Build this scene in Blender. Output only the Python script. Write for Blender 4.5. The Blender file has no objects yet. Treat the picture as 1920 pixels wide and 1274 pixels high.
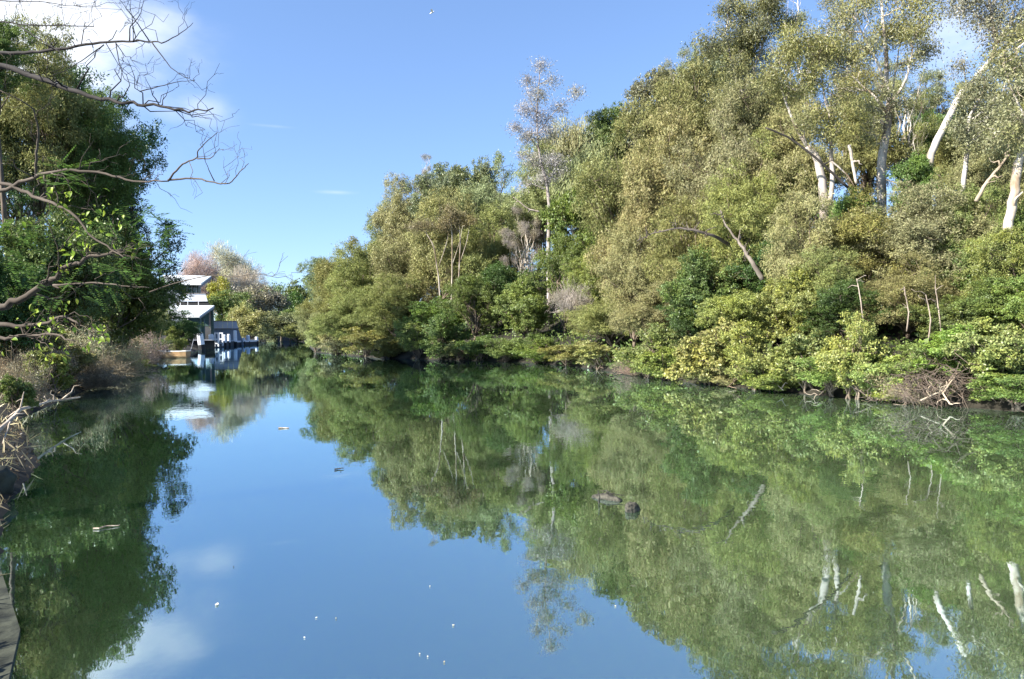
import bpy, math, random
import numpy as np
from mathutils import Matrix, Vector
SC = bpy.context.scene
COL = SC.collection
R = math.radians
rng = np.random.default_rng(7)
random.seed(7)

# ------------------------------------------------------------------ camera
CAM_H, F = 2.0, 1280.0
PITCH, ROLL = 0.7, -1.0
RM = (Matrix.Rotation(R(90 - PITCH), 3, 'X') @ Matrix.Rotation(R(ROLL), 3, 'Z'))
def ray(px, py):
    return RM @ Vector(((px - 960) / F, -(py - 637) / F, -1.0))
def P(px, py, d):
    v = ray(px, py); v = v * (d / v.y)
    return np.array((v.x, v.y, v.z + CAM_H))
def G(px, py, z=0.0):
    v = ray(px, py); k = (z - CAM_H) / v.z
    return np.array((v.x * k, v.y * k, z))
cd = bpy.data.cameras.new('camera'); cam = bpy.data.objects.new('camera', cd); COL.objects.link(cam)
cam.matrix_world = Matrix.Translation((0, 0, CAM_H)) @ RM.to_4x4()
cd.sensor_width = 36; cd.lens = F / 1920 * 36; cd.clip_end = 5000; cd.clip_start = 0.05
SC.camera = cam

# ------------------------------------------------------------------ helpers
def tag(o, label=None, cat=None, group=None, kind=None):
    if label: o['label'] = label
    if cat: o['category'] = cat
    if group: o['group'] = group
    if kind: o['kind'] = kind
    return o
class MB:
    """collects quads and n-gons, builds ONE mesh"""
    def __init__(s): s.v = []; s.f = []; s.n = 0; s.p = []
    def quads(s, verts, faces):
        s.v.append(np.asarray(verts, float)); s.f.append(np.asarray(faces, np.int64) + s.n); s.n += len(verts)
    def poly(s, verts, faces):
        s.v.append(np.asarray(verts, float)); s.p += [[i + s.n for i in f] for f in faces]; s.n += len(verts)
    def tube(s, pts, rad, n=6):
        pts = np.asarray(pts, float); k = len(pts); rad = np.broadcast_to(np.asarray(rad, float), (k,)) if np.ndim(rad) == 0 else np.asarray(rad, float)
        t = np.gradient(pts, axis=0); t /= np.linalg.norm(t, axis=1)[:, None] + 1e-9
        d = pts[-1] - pts[0]; ref = np.zeros(3); ref[int(np.argmin(np.abs(d)))] = 1
        u = np.cross(t, ref); u /= np.linalg.norm(u, axis=1)[:, None] + 1e-9
        w = np.cross(t, u); a = np.arange(n) * 2 * np.pi / n
        ring = pts[:, None] + rad[:, None, None] * (u[:, None] * np.cos(a)[None, :, None] + w[:, None] * np.sin(a)[None, :, None])
        i = np.arange(k - 1)[:, None] * n; j = np.arange(n)[None]; j2 = (j + 1) % n
        f = np.stack([i + j, i + j2, i + n + j2, i + n + j], -1).reshape(-1, 4)
        s.quads(ring.reshape(-1, 3), f)
        b = s.n - k * n; s.p.append([b + q for q in range(n)][::-1]); s.p.append([b + (k - 1) * n + q for q in range(n)])
    def leaves(s, p, a, nrm, L, W):
        b = np.cross(nrm, a); b /= np.linalg.norm(b, axis=1)[:, None] + 1e-9
        L = np.asarray(L)[:, None] * .5; W = np.asarray(W)[:, None] * .5
        v = np.stack([p - a * L, p + b * W + a * L * .1, p + a * L, p - b * W + a * L * .1], 1).reshape(-1, 3)
        s.quads(v, np.arange(len(p) * 4).reshape(-1, 4))
    def prism(s, front, back):
        n = len(front); v = list(front) + list(back)
        f = [list(range(n)), list(range(2 * n - 1, n - 1, -1))] + [[i + n, (i + 1) % n + n, (i + 1) % n, i] for i in range(n)]
        s.poly(v, f)
    def box(s, c, h, rz=0.0, rx=0.0):
        m = Matrix.Rotation(rz, 3, 'Z') @ Matrix.Rotation(rx, 3, 'X'); vs = []
        for x, y, z in ((-1, -1, -1), (1, -1, -1), (1, 1, -1), (-1, 1, -1), (-1, -1, 1), (1, -1, 1), (1, 1, 1), (-1, 1, 1)):
            vs.append(np.array(m @ Vector((x * h[0], y * h[1], z * h[2]))) + np.asarray(c))
        s.poly(vs, [[0, 3, 2, 1], [4, 5, 6, 7], [0, 1, 5, 4], [1, 2, 6, 5], [2, 3, 7, 6], [3, 0, 4, 7]])
    def mesh(s, name, mat, origin=(0, 0, 0), smooth=False):
        me = bpy.data.meshes.new(name)
        v = np.concatenate(s.v) - np.asarray(origin, float)
        q = np.concatenate(s.f) if s.f else np.zeros((0, 4), np.int64)
        pl = [x for f in s.p for x in f]; nl = len(q) * 4 + len(pl)
        me.vertices.add(len(v)); me.vertices.foreach_set('co', v.astype(np.float32).ravel())
        me.loops.add(nl); me.loops.foreach_set('vertex_index', np.concatenate([q.ravel(), np.array(pl, np.int64)]).astype(np.int32))
        tot = np.concatenate([np.full(len(q), 4), np.array([len(f) for f in s.p], int)]).astype(np.int32)
        st = np.concatenate([[0], np.cumsum(tot)[:-1]]).astype(np.int32)
        me.polygons.add(len(tot)); me.polygons.foreach_set('loop_start', st); me.polygons.foreach_set('loop_total', tot)
        me.polygons.foreach_set('use_smooth', np.full(len(tot), smooth, bool))
        me.update(calc_edges=True); me.validate()
        if mat: me.materials.append(mat)
        return me
    def build(s, name, mat, parent=None, origin=(0, 0, 0), smooth=False, color=None):
        o = bpy.data.objects.new(name, s.mesh(name, mat, origin, smooth)); COL.objects.link(o)
        if parent: o.parent = parent
        else: o.location = origin
        if color: o.color = (*color, 1)
        return o
def empty(name, loc, label, cat, group=None):
    o = bpy.data.objects.new(name, None); COL.objects.link(o); o.location = loc; o.empty_display_size = .2
    return tag(o, label, cat, group)
def unit(v): return v / (np.linalg.norm(v, axis=-1, keepdims=True) + 1e-9)
def rnd3(n, r=None): return (r or rng).normal(size=(n, 3))
def curve(a, b, sag=0., wob=0., n=5, r=None):
    r = r or rng; a = np.asarray(a, float); b = np.asarray(b, float); t = np.linspace(0, 1, n)[:, None]
    p = a + (b - a) * t; L = np.linalg.norm(b - a)
    p[:, 2] += (sag * L * 4 * t * (1 - t))[:, 0]
    if wob: p[1:-1] += r.normal(size=(n - 2, 3)) * wob * L
    return p

# ------------------------------------------------------------------ materials
def new_mat(name):
    m = bpy.data.materials.new(name); m.use_nodes = True; nt = m.node_tree; nt.nodes.clear()
    return m, nt, nt.nodes.new
def link(nt, a, b): nt.links.new(a, b)
def out(nt, sh):
    o = nt.nodes.new('ShaderNodeOutputMaterial'); link(nt, sh, o.inputs['Surface']); return o
def foliage_mat(name, gloss=.022, trans=.3, jitter=.36, patch=.8, tint=(1.14, 1.08, .66), nscale=.55):
    m, nt, N = new_mat(name)
    oi = N('ShaderNodeObjectInfo'); geo = N('ShaderNodeNewGeometry'); tc = N('ShaderNodeTexCoord')
    add = N('ShaderNodeVectorMath'); add.operation = 'ADD'; link(nt, tc.outputs['Object'], add.inputs[0])
    mulr = N('ShaderNodeMath'); mulr.operation = 'MULTIPLY'; mulr.inputs[1].default_value = 50; link(nt, oi.outputs['Random'], mulr.inputs[0])
    link(nt, mulr.outputs[0], add.inputs[1])
    no = N('ShaderNodeTexNoise'); no.inputs['Scale'].default_value = nscale; no.inputs['Detail'].default_value = 3; link(nt, add.outputs[0], no.inputs['Vector'])
    mr = N('ShaderNodeMapRange'); mr.inputs['From Min'].default_value = .4; mr.inputs['From Max'].default_value = .65; mr.inputs['To Max'].default_value = patch; link(nt, no.outputs['Fac'], mr.inputs['Value'])
    tn = N('ShaderNodeMix'); tn.data_type = 'RGBA'; tn.blend_type = 'MULTIPLY'; tn.inputs[7].default_value = (*tint, 1)
    link(nt, mr.outputs[0], tn.inputs[0]); link(nt, oi.outputs['Color'], tn.inputs[6])
    v = N('ShaderNodeMapRange'); v.inputs['To Min'].default_value = 1 - jitter; v.inputs['To Max'].default_value = 1 + jitter * 1.1; link(nt, geo.outputs['Random Per Island'], v.inputs['Value'])
    hs = N('ShaderNodeHueSaturation'); link(nt, tn.outputs[2], hs.inputs['Color']); link(nt, v.outputs[0], hs.inputs['Value'])
    h2 = N('ShaderNodeMath'); h2.operation = 'MULTIPLY'; h2.inputs[1].default_value = 37.7; link(nt, geo.outputs['Random Per Island'], h2.inputs[0])
    h3 = N('ShaderNodeMath'); h3.operation = 'FRACT'; link(nt, h2.outputs[0], h3.inputs[0])
    h4 = N('ShaderNodeMapRange'); h4.inputs['To Min'].default_value = .485; h4.inputs['To Max'].default_value = .522; link(nt, h3.outputs[0], h4.inputs['Value']); link(nt, h4.outputs[0], hs.inputs['Hue'])
    df = N('ShaderNodeBsdfDiffuse'); tr = N('ShaderNodeBsdfTranslucent'); gl = N('ShaderNodeBsdfGlossy'); gl.inputs['Roughness'].default_value = .42
    link(nt, hs.outputs[0], df.inputs['Color']); link(nt, hs.outputs[0], tr.inputs['Color'])
    m1 = N('ShaderNodeMixShader'); m1.inputs[0].default_value = trans; link(nt, df.outputs[0], m1.inputs[1]); link(nt, tr.outputs[0], m1.inputs[2])
    m2 = N('ShaderNodeMixShader'); m2.inputs[0].default_value = gloss; link(nt, m1.outputs[0], m2.inputs[1]); link(nt, gl.outputs[0], m2.inputs[2])
    out(nt, m2.outputs[0]); return m
def noisy_mat(name, c1, c2, scale=4, rough=.8, stretch=(1, 1, 1), bump=.0, objcol=False, detail=5, spec=.3, lo=.35, hi=.65):
    m, nt, N = new_mat(name)
    tc = N('ShaderNodeTexCoord'); mp = N('ShaderNodeMapping'); mp.inputs['Scale'].default_value = stretch; link(nt, tc.outputs['Object'], mp.inputs['Vector'])
    no = N('ShaderNodeTexNoise'); no.inputs['Scale'].default_value = scale; no.inputs['Detail'].default_value = detail; link(nt, mp.outputs[0], no.inputs['Vector'])
    cr = N('ShaderNodeValToRGB'); cr.color_ramp.elements[0].position = lo; cr.color_ramp.elements[1].position = hi
    cr.color_ramp.elements[0].color = (*c1, 1); cr.color_ramp.elements[1].color = (*c2, 1); link(nt, no.outputs['Fac'], cr.inputs[0])
    b = N('ShaderNodeBsdfPrincipled'); b.inputs['Roughness'].default_value = rough; b.inputs['Specular IOR Level'].default_value = spec
    col = cr.outputs[0]
    if objcol:
        oi = N('ShaderNodeObjectInfo'); mx = N('ShaderNodeMix'); mx.data_type = 'RGBA'; mx.blend_type = 'MULTIPLY'; mx.inputs[0].default_value = 1
        link(nt, col, mx.inputs[6]); link(nt, oi.outputs['Color'], mx.inputs[7]); col = mx.outputs[2]
    link(nt, col, b.inputs['Base Color'])
    if bump:
        bp = N('ShaderNodeBump'); bp.inputs['Strength'].default_value = bump; bp.inputs['Distance'].default_value = .03; link(nt, no.outputs['Fac'], bp.inputs['Height']); link(nt, bp.outputs[0], b.inputs['Normal'])
    out(nt, b.outputs[0]); return m
FOL = foliage_mat('foliage')
NEEDLE = foliage_mat('needle_foliage', gloss=.012, trans=.28, jitter=.30, patch=.5, tint=(1.08, 1.06, .84), nscale=.35)
GLOSSY = foliage_mat('glossy_foliage', gloss=.04, trans=.32, jitter=.42, patch=.4, tint=(1.35, 1.15, .7), nscale=.3)
DRY = foliage_mat('dry_foliage', gloss=.03, trans=.2, jitter=.5, patch=.6, tint=(1.2, 1.0, .8), nscale=.8)
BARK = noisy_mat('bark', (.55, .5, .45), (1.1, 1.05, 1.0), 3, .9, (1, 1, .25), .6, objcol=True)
GUM = noisy_mat('gum_bark', (.36, .29, .22), (1.0, .98, .95), 2.6, .8, (1, 1, .4), .6, objcol=True, lo=.36, hi=.58, detail=8)
MUD = noisy_mat('muddy_ground', (.008, .007, .005), (.030, .026, .017), 1.3, .95, bump=.8)
WHITE = noisy_mat('white_paint', (.6, .61, .62), (.68, .68, .68), 2.5, .5)
BLACKP = noisy_mat('tarred_timber', (.006, .007, .008), (.02, .02, .02), 6, .7)
ROOFM = noisy_mat('white_roof_sheet', (.48, .50, .49), (.55, .56, .55), .7, .45)
GREENP = noisy_mat('dark_green_steel', (.02, .05, .045), (.035, .07, .065), 3, .5)
GREYW = noisy_mat('grey_board_wall', (.15, .18, .215), (.19, .22, .255), 1.5, .7, (1, 1, .2))
PANEL = noisy_mat('pale_panel', (.42, .45, .50), (.50, .53, .57), .8, .35, (1, 1, .3))
FASC = noisy_mat('grey_fascia', (.16, .14, .14), (.24, .22, .21), 2, .7)
GLASSM = noisy_mat('window_glass', (.05, .06, .05), (.14, .15, .1), .9, .08, spec=.6)
DECKM = noisy_mat('weathered_deck', (.3, .31, .33), (.45, .46, .48), 3, .7)
TAN = noisy_mat('tan_hull_paint', (.33, .19, .085), (.45, .28, .13), 3, .5, (1, 1, 3))
PINK = noisy_mat('faded_pink_hull', (.42, .27, .26), (.6, .45, .43), 4, .6)
CREAM = noisy_mat('cream_paint', (.62, .58, .5), (.8, .77, .7), 3, .5)
STONE = noisy_mat('wet_sandstone', (.010, .012, .007), (.050, .054, .036), 5.5, .75, bump=1.0, detail=9)
LOGM = noisy_mat('soaked_wood', (.012, .012, .009), (.085, .078, .058), 16, .9, (1.5, .8, 1.5), 1.0, detail=8)
PALEW = noisy_mat('bleached_wood', (.22, .17, .12), (.5, .42, .33), 3, .85, (3, .5, 3), .4)
DEADL = noisy_mat('fallen_leaf', (.3, .25, .16), (.75, .7, .6), 9, .7, objcol=True)
FEATHER = noisy_mat('white_plumage', (.7, .7, .7), (.85, .85, .85), 5, .8)

# ------------------------------------------------------------------ ground, water
rs = [(30, -60), (17, -8), (13.5, 5), (12.2, 11)]
for px, py in ((1915, 773), (1850, 768), (1800, 764), (1700, 757), (1600, 748), (1500, 739), (1400, 729), (1300, 719), (1200, 706), (1100, 691), (1000, 681), (900, 677), (800, 675), (700, 671), (640, 666), (590, 661), (578, 650), (577, 643), (560, 639), (510, 638.5)):
    rs.append(tuple(G(px, py)[:2]))
ls = [tuple(G(px, py)[:2]) for px, py in ((480, 640.5), (440, 648), (385, 654), (352, 662), (290, 675), (240, 699), (200, 716), (130, 745), (38, 786))]
ls += [(-7.6, 11.0), (-6.0, 8.1), (-4.25, 5.6), (-2.9, 3.9), (-2.3, 2.5), (-3, -8), (-10, -60)]
POLY = np.array(rs + ls)
def sdist(x, y):
    x = np.asarray(x, float); y = np.asarray(y, float); d = np.full(x.shape, 1e9); ins = np.zeros(x.shape, bool); n = len(POLY)
    for i in range(n):
        a = POLY[i]; b = POLY[(i + 1) % n]; e = b - a
        t = np.clip(((x - a[0]) * e[0] + (y - a[1]) * e[1]) / (e @ e), 0, 1)
        d = np.minimum(d, np.hypot(x - a[0] - t * e[0], y - a[1] - t * e[1]))
        c = (a[1] > y) != (b[1] > y)
        with np.errstate(divide='ignore', invalid='ignore'): xi = e[0] * (y - a[1]) / (e[1] if e[1] else 1e-9) + a[0]
        ins ^= c & (x < xi)
    return np.where(ins, -d, d)
def zg(x, y):
    x = np.asarray(x, float); y = np.asarray(y, float); d = sdist(x, y)
    side = np.clip((x + 12 + y * .33) / 16, 0, 1)         # 1 on the steep eastern bank
    slope = .14 + .22 * side
    up = .22 * np.clip(d / .8, 0, 1) + slope * np.clip(d, 0, 26) + .02 * np.clip(d - 26, 0, 400)
    up = up + .18 * np.sin(x * .9) * np.sin(y * .7 + 1) * np.clip(d / 3, 0, 1)
    return np.where(d < 0, np.maximum(-1.5, d * .8), up)
def zb(x, y): return float(max(0.0, zg(np.array([x]), np.array([y]))[0]))
def axis(a, b, step, grow, lo, hi):
    v = list(np.arange(a, b + 1e-6, step)); s = step
    while v[-1] < hi: s *= grow; v.append(v[-1] + s)
    s = step
    while v[0] > lo: s *= grow; v.insert(0, v[0] - s)
    return np.array(v)
gx = axis(-45, 25, .55, 1.22, -1500, 1500); gy = axis(-4, 90, .55, 1.18, -300, 2500)
XX, YY = np.meshgrid(gx, gy); ZZ = zg(XX.ravel(), YY.ravel()).reshape(XX.shape); ZZ = np.minimum(ZZ, 14)
g = MB(); nx = len(gx); ny = len(gy)
i = np.arange(ny - 1)[:, None] * nx; j = np.arange(nx - 1)[None]
g.quads(np.stack([XX, YY, ZZ], -1).reshape(-1, 3), np.stack([i + j, i + j + 1, i + nx + j + 1, i + nx + j], -1).reshape(-1, 4))
tag(g.build('ground', MUD, smooth=True), 'brown muddy creek banks rising under the trees', 'ground', kind='structure')

def water_mat():
    m, nt, N = new_mat('creek_water')
    tc = N('ShaderNodeTexCoord')
    def noise(scale, sx, sy, det=2):
        mp = N('ShaderNodeMapping'); mp.inputs['Scale'].default_value = (sx, sy, 1); link(nt, tc.outputs['Object'], mp.inputs['Vector'])
        n = N('ShaderNodeTexNoise'); n.inputs['Scale'].default_value = scale; n.inputs['Detail'].default_value = det; link(nt, mp.outputs[0], n.inputs['Vector']); return n.outputs['Fac']
    fine = noise(5.0, 1, .8, 2); mid = noise(.9, 1, .7, 1); zone = noise(.13, 1, 1, 2)
    zr = N('ShaderNodeMapRange'); zr.inputs['From Min'].default_value = .42; zr.inputs['From Max'].default_value = .68; zr.inputs['To Min'].default_value = .06; zr.inputs['To Max'].default_value = .5; link(nt, zone, zr.inputs['Value'])
    fm = N('ShaderNodeMath'); fm.operation = 'MULTIPLY'; link(nt, fine, fm.inputs[0]); link(nt, zr.outputs[0], fm.inputs[1])
    b1 = N('ShaderNodeBump'); b1.inputs['Strength'].default_value = 1; b1.inputs['Distance'].default_value = WAVE_F; link(nt, fm.outputs[0], b1.inputs['Height'])
    b2 = N('ShaderNodeBump'); b2.inputs['Strength'].default_value = 1; b2.inputs['Distance'].default_value = WAVE_M; link(nt, mid, b2.inputs['Height']); link(nt, b1.outputs[0], b2.inputs['Normal'])
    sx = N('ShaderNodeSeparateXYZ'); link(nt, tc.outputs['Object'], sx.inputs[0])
    shade_ramp = N('ShaderNodeMapRange'); shade_ramp.interpolation_type = 'SMOOTHSTEP'; shade_ramp.inputs['From Min'].default_value = -5; shade_ramp.inputs['From Max'].default_value = 6; link(nt, sx.outputs['X'], shade_ramp.inputs['Value'])  # milky body colour to the right; darker left is tree shade painted in
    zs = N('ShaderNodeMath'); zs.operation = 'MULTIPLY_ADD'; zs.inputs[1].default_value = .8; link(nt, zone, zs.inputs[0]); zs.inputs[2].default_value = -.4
    zf = N('ShaderNodeMath'); zf.operation = 'ADD'; zf.use_clamp = True; link(nt, shade_ramp.outputs[0], zf.inputs[0]); link(nt, zs.outputs[0], zf.inputs[1])
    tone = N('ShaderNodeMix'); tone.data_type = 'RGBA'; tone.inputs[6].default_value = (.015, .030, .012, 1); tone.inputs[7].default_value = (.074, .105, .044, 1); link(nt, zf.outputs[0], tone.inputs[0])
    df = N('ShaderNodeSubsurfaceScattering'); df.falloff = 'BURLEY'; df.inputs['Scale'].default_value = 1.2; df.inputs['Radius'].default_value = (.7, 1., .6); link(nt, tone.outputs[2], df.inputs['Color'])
    gl = N('ShaderNodeBsdfGlossy'); gl.inputs['Roughness'].default_value = .014; gl.inputs['Color'].default_value = (.70, .87, .98, 1); link(nt, b2.outputs[0], gl.inputs['Normal'])
    fr = N('ShaderNodeFresnel'); fr.inputs['IOR'].default_value = 1.9; link(nt, b2.outputs[0], fr.inputs['Normal'])
    fr2 = N('ShaderNodeMapRange'); fr2.inputs['To Min'].default_value = .46; fr2.inputs['To Max'].default_value = 1.0; link(nt, fr.outputs[0], fr2.inputs['Value'])
    mx = N('ShaderNodeMixShader'); link(nt, fr2.outputs[0], mx.inputs[0]); link(nt, df.outputs[0], mx.inputs[1]); link(nt, gl.outputs[0], mx.inputs[2])
    out(nt, mx.outputs[0]); return m
WAVE_F, WAVE_M = .0032, .0018
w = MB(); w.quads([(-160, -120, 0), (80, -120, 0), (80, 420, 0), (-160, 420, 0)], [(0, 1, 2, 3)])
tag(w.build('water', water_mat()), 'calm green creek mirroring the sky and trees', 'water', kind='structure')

# ------------------------------------------------------------------ foliage generators
def clump_leaves(mb, clumps, n, L, W, sprig=.3, k=14, droop=0., outw=.6, hang=0., shell=.5, upn=.5, r=None):
    """leaves gathered in sprigs, sprigs gathered in lumpy clumps"""
    r = r or rng; C = np.array([c[:3] for c in clumps]); Rr = np.array([c[3:6] for c in clumps])
    wt = np.array([(c[6] if len(c) > 6 else 1) * (c[3] * c[4] * c[5]) ** .667 for c in clumps]); wt /= wt.sum()
    ns = max(1, n // k); ci = r.choice(len(C), ns, p=wt)
    u = unit(r.normal(size=(ns, 3)))
    K = r.normal(size=(len(C), 4, 3)) * 2.2; ph = r.uniform(0, 6.28, (len(C), 4))
    lump = 1 + .13 * np.sin(np.einsum('nd,nkd->nk', u, K[ci]) + ph[ci]).sum(1)
    rr = lump * (shell + (1 - shell) * r.uniform(0, 1, ns) ** .6)
    sp = C[ci] + u * Rr[ci] * rr[:, None]
    ii = np.repeat(np.arange(ns), k); nl = len(ii)
    p = sp[ii] + r.normal(size=(nl, 3)) * sprig * np.array([1, 1, .75])
    if hang: p[:, 2] -= np.abs(r.normal(size=nl)) * hang
    o = u[ii]; a = unit(o * outw + r.normal(size=(nl, 3)) * .55 + np.array([0, 0, -droop]))
    nn = unit(o * .8 + np.array([0, 0, upn]) + r.normal(size=(nl, 3)) * .42)
    s = r.uniform(.65, 1.3, nl)
    mb.leaves(p, a, nn, L * s, W * s)
def skeleton(mb, clumps, H, r0, fork=.35, lean=(0, 0), n_stem=1, twigs=4, r=None, spread=.06):
    r = r or rng; tops = []
    for s in range(n_stem):
        b = np.array([r.normal() * spread * H * (n_stem > 1), r.normal() * spread * H * (n_stem > 1), -.3])
        if n_stem == 1: mb.tube([b - np.array([0, 0, H * 1.3]), b], [r0 * 1.5, r0], 8)
        t = np.array([lean[0] + r.normal() * .1 * H * (n_stem > 1), lean[1] + r.normal() * .1 * H * (n_stem > 1), H * r.uniform(.62, .78)])
        p = curve(b, t, 0, .035, 8, r); mb.tube(p, np.linspace(r0, r0 * .3, 8) * (1.25 if False else 1), 8); tops.append(p)
    for c in clumps:
        c0 = np.array(c[:3]); tp = tops[r.integers(len(tops))]
        k = np.clip((c0[2] / H - fork * .6) * 8 * .75, 1, 7); k0 = int(k); a = tp[k0]
        L = np.linalg.norm(c0 - a)
        q = curve(a, c0, .08, .06, 5, r); mb.tube(q, np.linspace(min(r0 * .45, .02 + .02 * L), .012, 5), 5)
        for _ in range(twigs):
            e = c0 + unit(r.normal(size=3) + np.array([0, 0, .3])) * np.array(c[3:6]) * r.uniform(.7, 1.15)
            mb.tube(curve(q[r.integers(2, 5)], e, .04, .08, 4, r), np.linspace(.018, .005, 4), 3)
def crown_clumps(n, H, W, zc, zr, rc, r, lo=.3, hi=.85, flat=.8, taper=0.):
    cs = []
    for i in range(n):
        u = r.normal(size=3); u /= np.linalg.norm(u); f = r.uniform(lo, hi)
        z = zc * H + u[2] * zr * H * f; tw = 1 - taper * np.clip((z / H - .3), 0, 1)
        s = rc * W * r.uniform(.7, 1.3) * (1 - .25 * taper)
        cs.append((u[0] * W / 2 * f * tw, u[1] * W / 2 * f * tw, max(z, s * .55), s, s, s * flat))
    return cs
def lobes(cl, k, f, r, up=.25):
    o = []
    for c in cl:
        o.append((c[0], c[1], c[2], c[3] * .78, c[4] * .78, c[5] * .78, .7))
        for _ in range(k):
            u = unit(r.normal(size=3) + np.array([0, 0, up])); s = c[3] * f * r.uniform(.7, 1.35)
            o.append((c[0] + u[0] * c[3] * .8, c[1] + u[1] * c[4] * .8, max(s * .5, c[2] + u[2] * c[5] * .8), s, s, s * .8, 1.))
    return o
PROTO = {}
def proto(kind, v):
    """root + trunk + crown, made once per kind and variant; the first placing moves it, later ones copy it"""
    r = np.random.default_rng(abs(hash_kind(kind)) * 31 + v * 7 + 5)
    t = MB(); c = MB(); name, bark, fol, bc = 'broadleaf_tree', BARK, FOL, (.16, .13, .1)
    if kind == 'bushy':
        H, W = 8., 7.; cl = crown_clumps(30, H, W, .52, .46, .17, r, .35, .88)
        skeleton(t, cl, H, .16, r=r); clump_leaves(c, lobes(cl, 4, 0.5, r), 60000, .12 * (1 + .18 * v), .064 * (1 + .15 * v), .12, 28, .1, .6, shell=.62, r=r)
    elif kind == 'olive':
        name, fol = 'she_oak', NEEDLE
        H, W = 8., 7.; cl = crown_clumps(28, H, W, .54, .46, .17, r, .3, .95, .85, .1)
        skeleton(t, cl, H, .15, r=r, twigs=6); clump_leaves(c, lobes(cl, 5, 0.48, r), 84000, .13 * (1 + .15 * v), .042, .13, 32, .3, .5, .09, .62, r=r)
    elif kind == 'airy':
        name, bark, bc = 'gum_tree', GUM, (.62, .57, .5)
        H, W = 14., 8.; cl = []
        for i in range(17):
            a = r.uniform(0, 6.28); z = r.uniform(.38, .97); q = W / 2 * r.uniform(.25, .85) * (1.15 - abs(z - .62))
            s = r.uniform(.65, 1.3); cl.append((q * math.cos(a), q * math.sin(a), z * H, s, s, s * .7))
        skeleton(t, cl, H, .2, r=r, twigs=9); clump_leaves(c, lobes(cl, 3, .5, r), 30000, .12, .038, .2, 20, .5, .4, .1, .1, r=r)
    elif kind == 'weeping':
        name, fol = 'weeping_tree', NEEDLE
        H, W = 8., 6.; cl = crown_clumps(26, H, W, .6, .36, .2, r, .3, .8, .9)
        skeleton(t, cl, H, .14, r=r); clump_leaves(c, cl, 40000, .32, .05, .2, 16, 1.3, .5, .5, .55, r=r)
    elif kind == 'shrub':
        name = 'waterside_shrub'
        H, W = 2.6, 3.2; cl = crown_clumps(22, H, W, .48, .5, .15, r, .35, .95, .75)
        skeleton(t, cl, H, .05, n_stem=4, r=r, twigs=4); clump_leaves(c, lobes(cl, 4, 0.5, r), 19000, .075 * (1 + .25 * v), .042 * (1 + .2 * v), .065, 20, 0, .6, shell=.6, upn=.6, r=r)
    elif kind == 'dark':
        name, fol = 'evergreen_tree', GLOSSY
        H, W = 13., 9.; cl = crown_clumps(46, H, W, .55, .46, .12, r, .3, .95, .62)
        skeleton(t, cl, H, .26, r=r, twigs=5); clump_leaves(c, lobes(cl, 4, 0.55, r), 38000 - 9000 * v, .2, .07, .17, 20, .1, .7, shell=.5, r=r)
    elif kind == 'far':
        name = 'broadleaf_tree'
        H, W = 12., 11.; cl = crown_clumps(34, H, W, .5, .48, .15, r, .35, .92, .75)
        skeleton(t, cl, H, .22, r=r, twigs=1); clump_leaves(c, lobes(cl, 3, 0.5, r), 15000, .42, .22, .36, 12, .1, .6, r=r)
    elif kind == 'bare':
        name, fol, bc = 'bare_tree', DRY, (.3, .24, .2)
        H, W = 14., 12.; cl = crown_clumps(30, H, W, .6, .4, .16, r, .3, .95, .8)
        skeleton(t, cl, H, .22, r=r, twigs=5); clump_leaves(c, cl, 30000, .8, .04, .4, 12, -.5, .9, shell=.2, r=r)
    elif kind == 'dry':
        name, fol, bc = 'dry_shrub', DRY, (.22, .17, .13)
        H, W = 2.4, 3.6; cl = crown_clumps(16, H, W, .42, .5, .17, r, .3, .95, .7)
        for i in range(420):
            a = np.array([r.normal() * .5, r.normal() * .5, r.uniform(0, .5)]); u = unit(r.normal(size=3) + np.array([0, 0, .5])); e = a + u * np.array([W / 2, W / 2, H]) * r.uniform(.4, 1.0); e[2] = max(.02, e[2])
            q = curve(a, e, r.uniform(-.05, .22), .07, 5, r); t.tube(q, np.linspace(.014, .004, 5), 3)
        clump_leaves(c, cl, 7500, .10, .022, .13, 8, .2, .5, shell=.1, r=r)
    root = bpy.data.objects.new(name, None); COL.objects.link(root)
    to = t.build('trunk', bark, root, smooth=True, color=bc); co = c.build('crown', fol, root)
    return dict(root=root, H=H, W=W, used=False)
def hash_kind(k): return sum((i + 1) * ord(ch) for i, ch in enumerate(k))
NV = dict(bushy=3, olive=3, airy=2, weeping=1, shrub=4, dark=2, far=2, bare=1, dry=3)
CNT = {}
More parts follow.
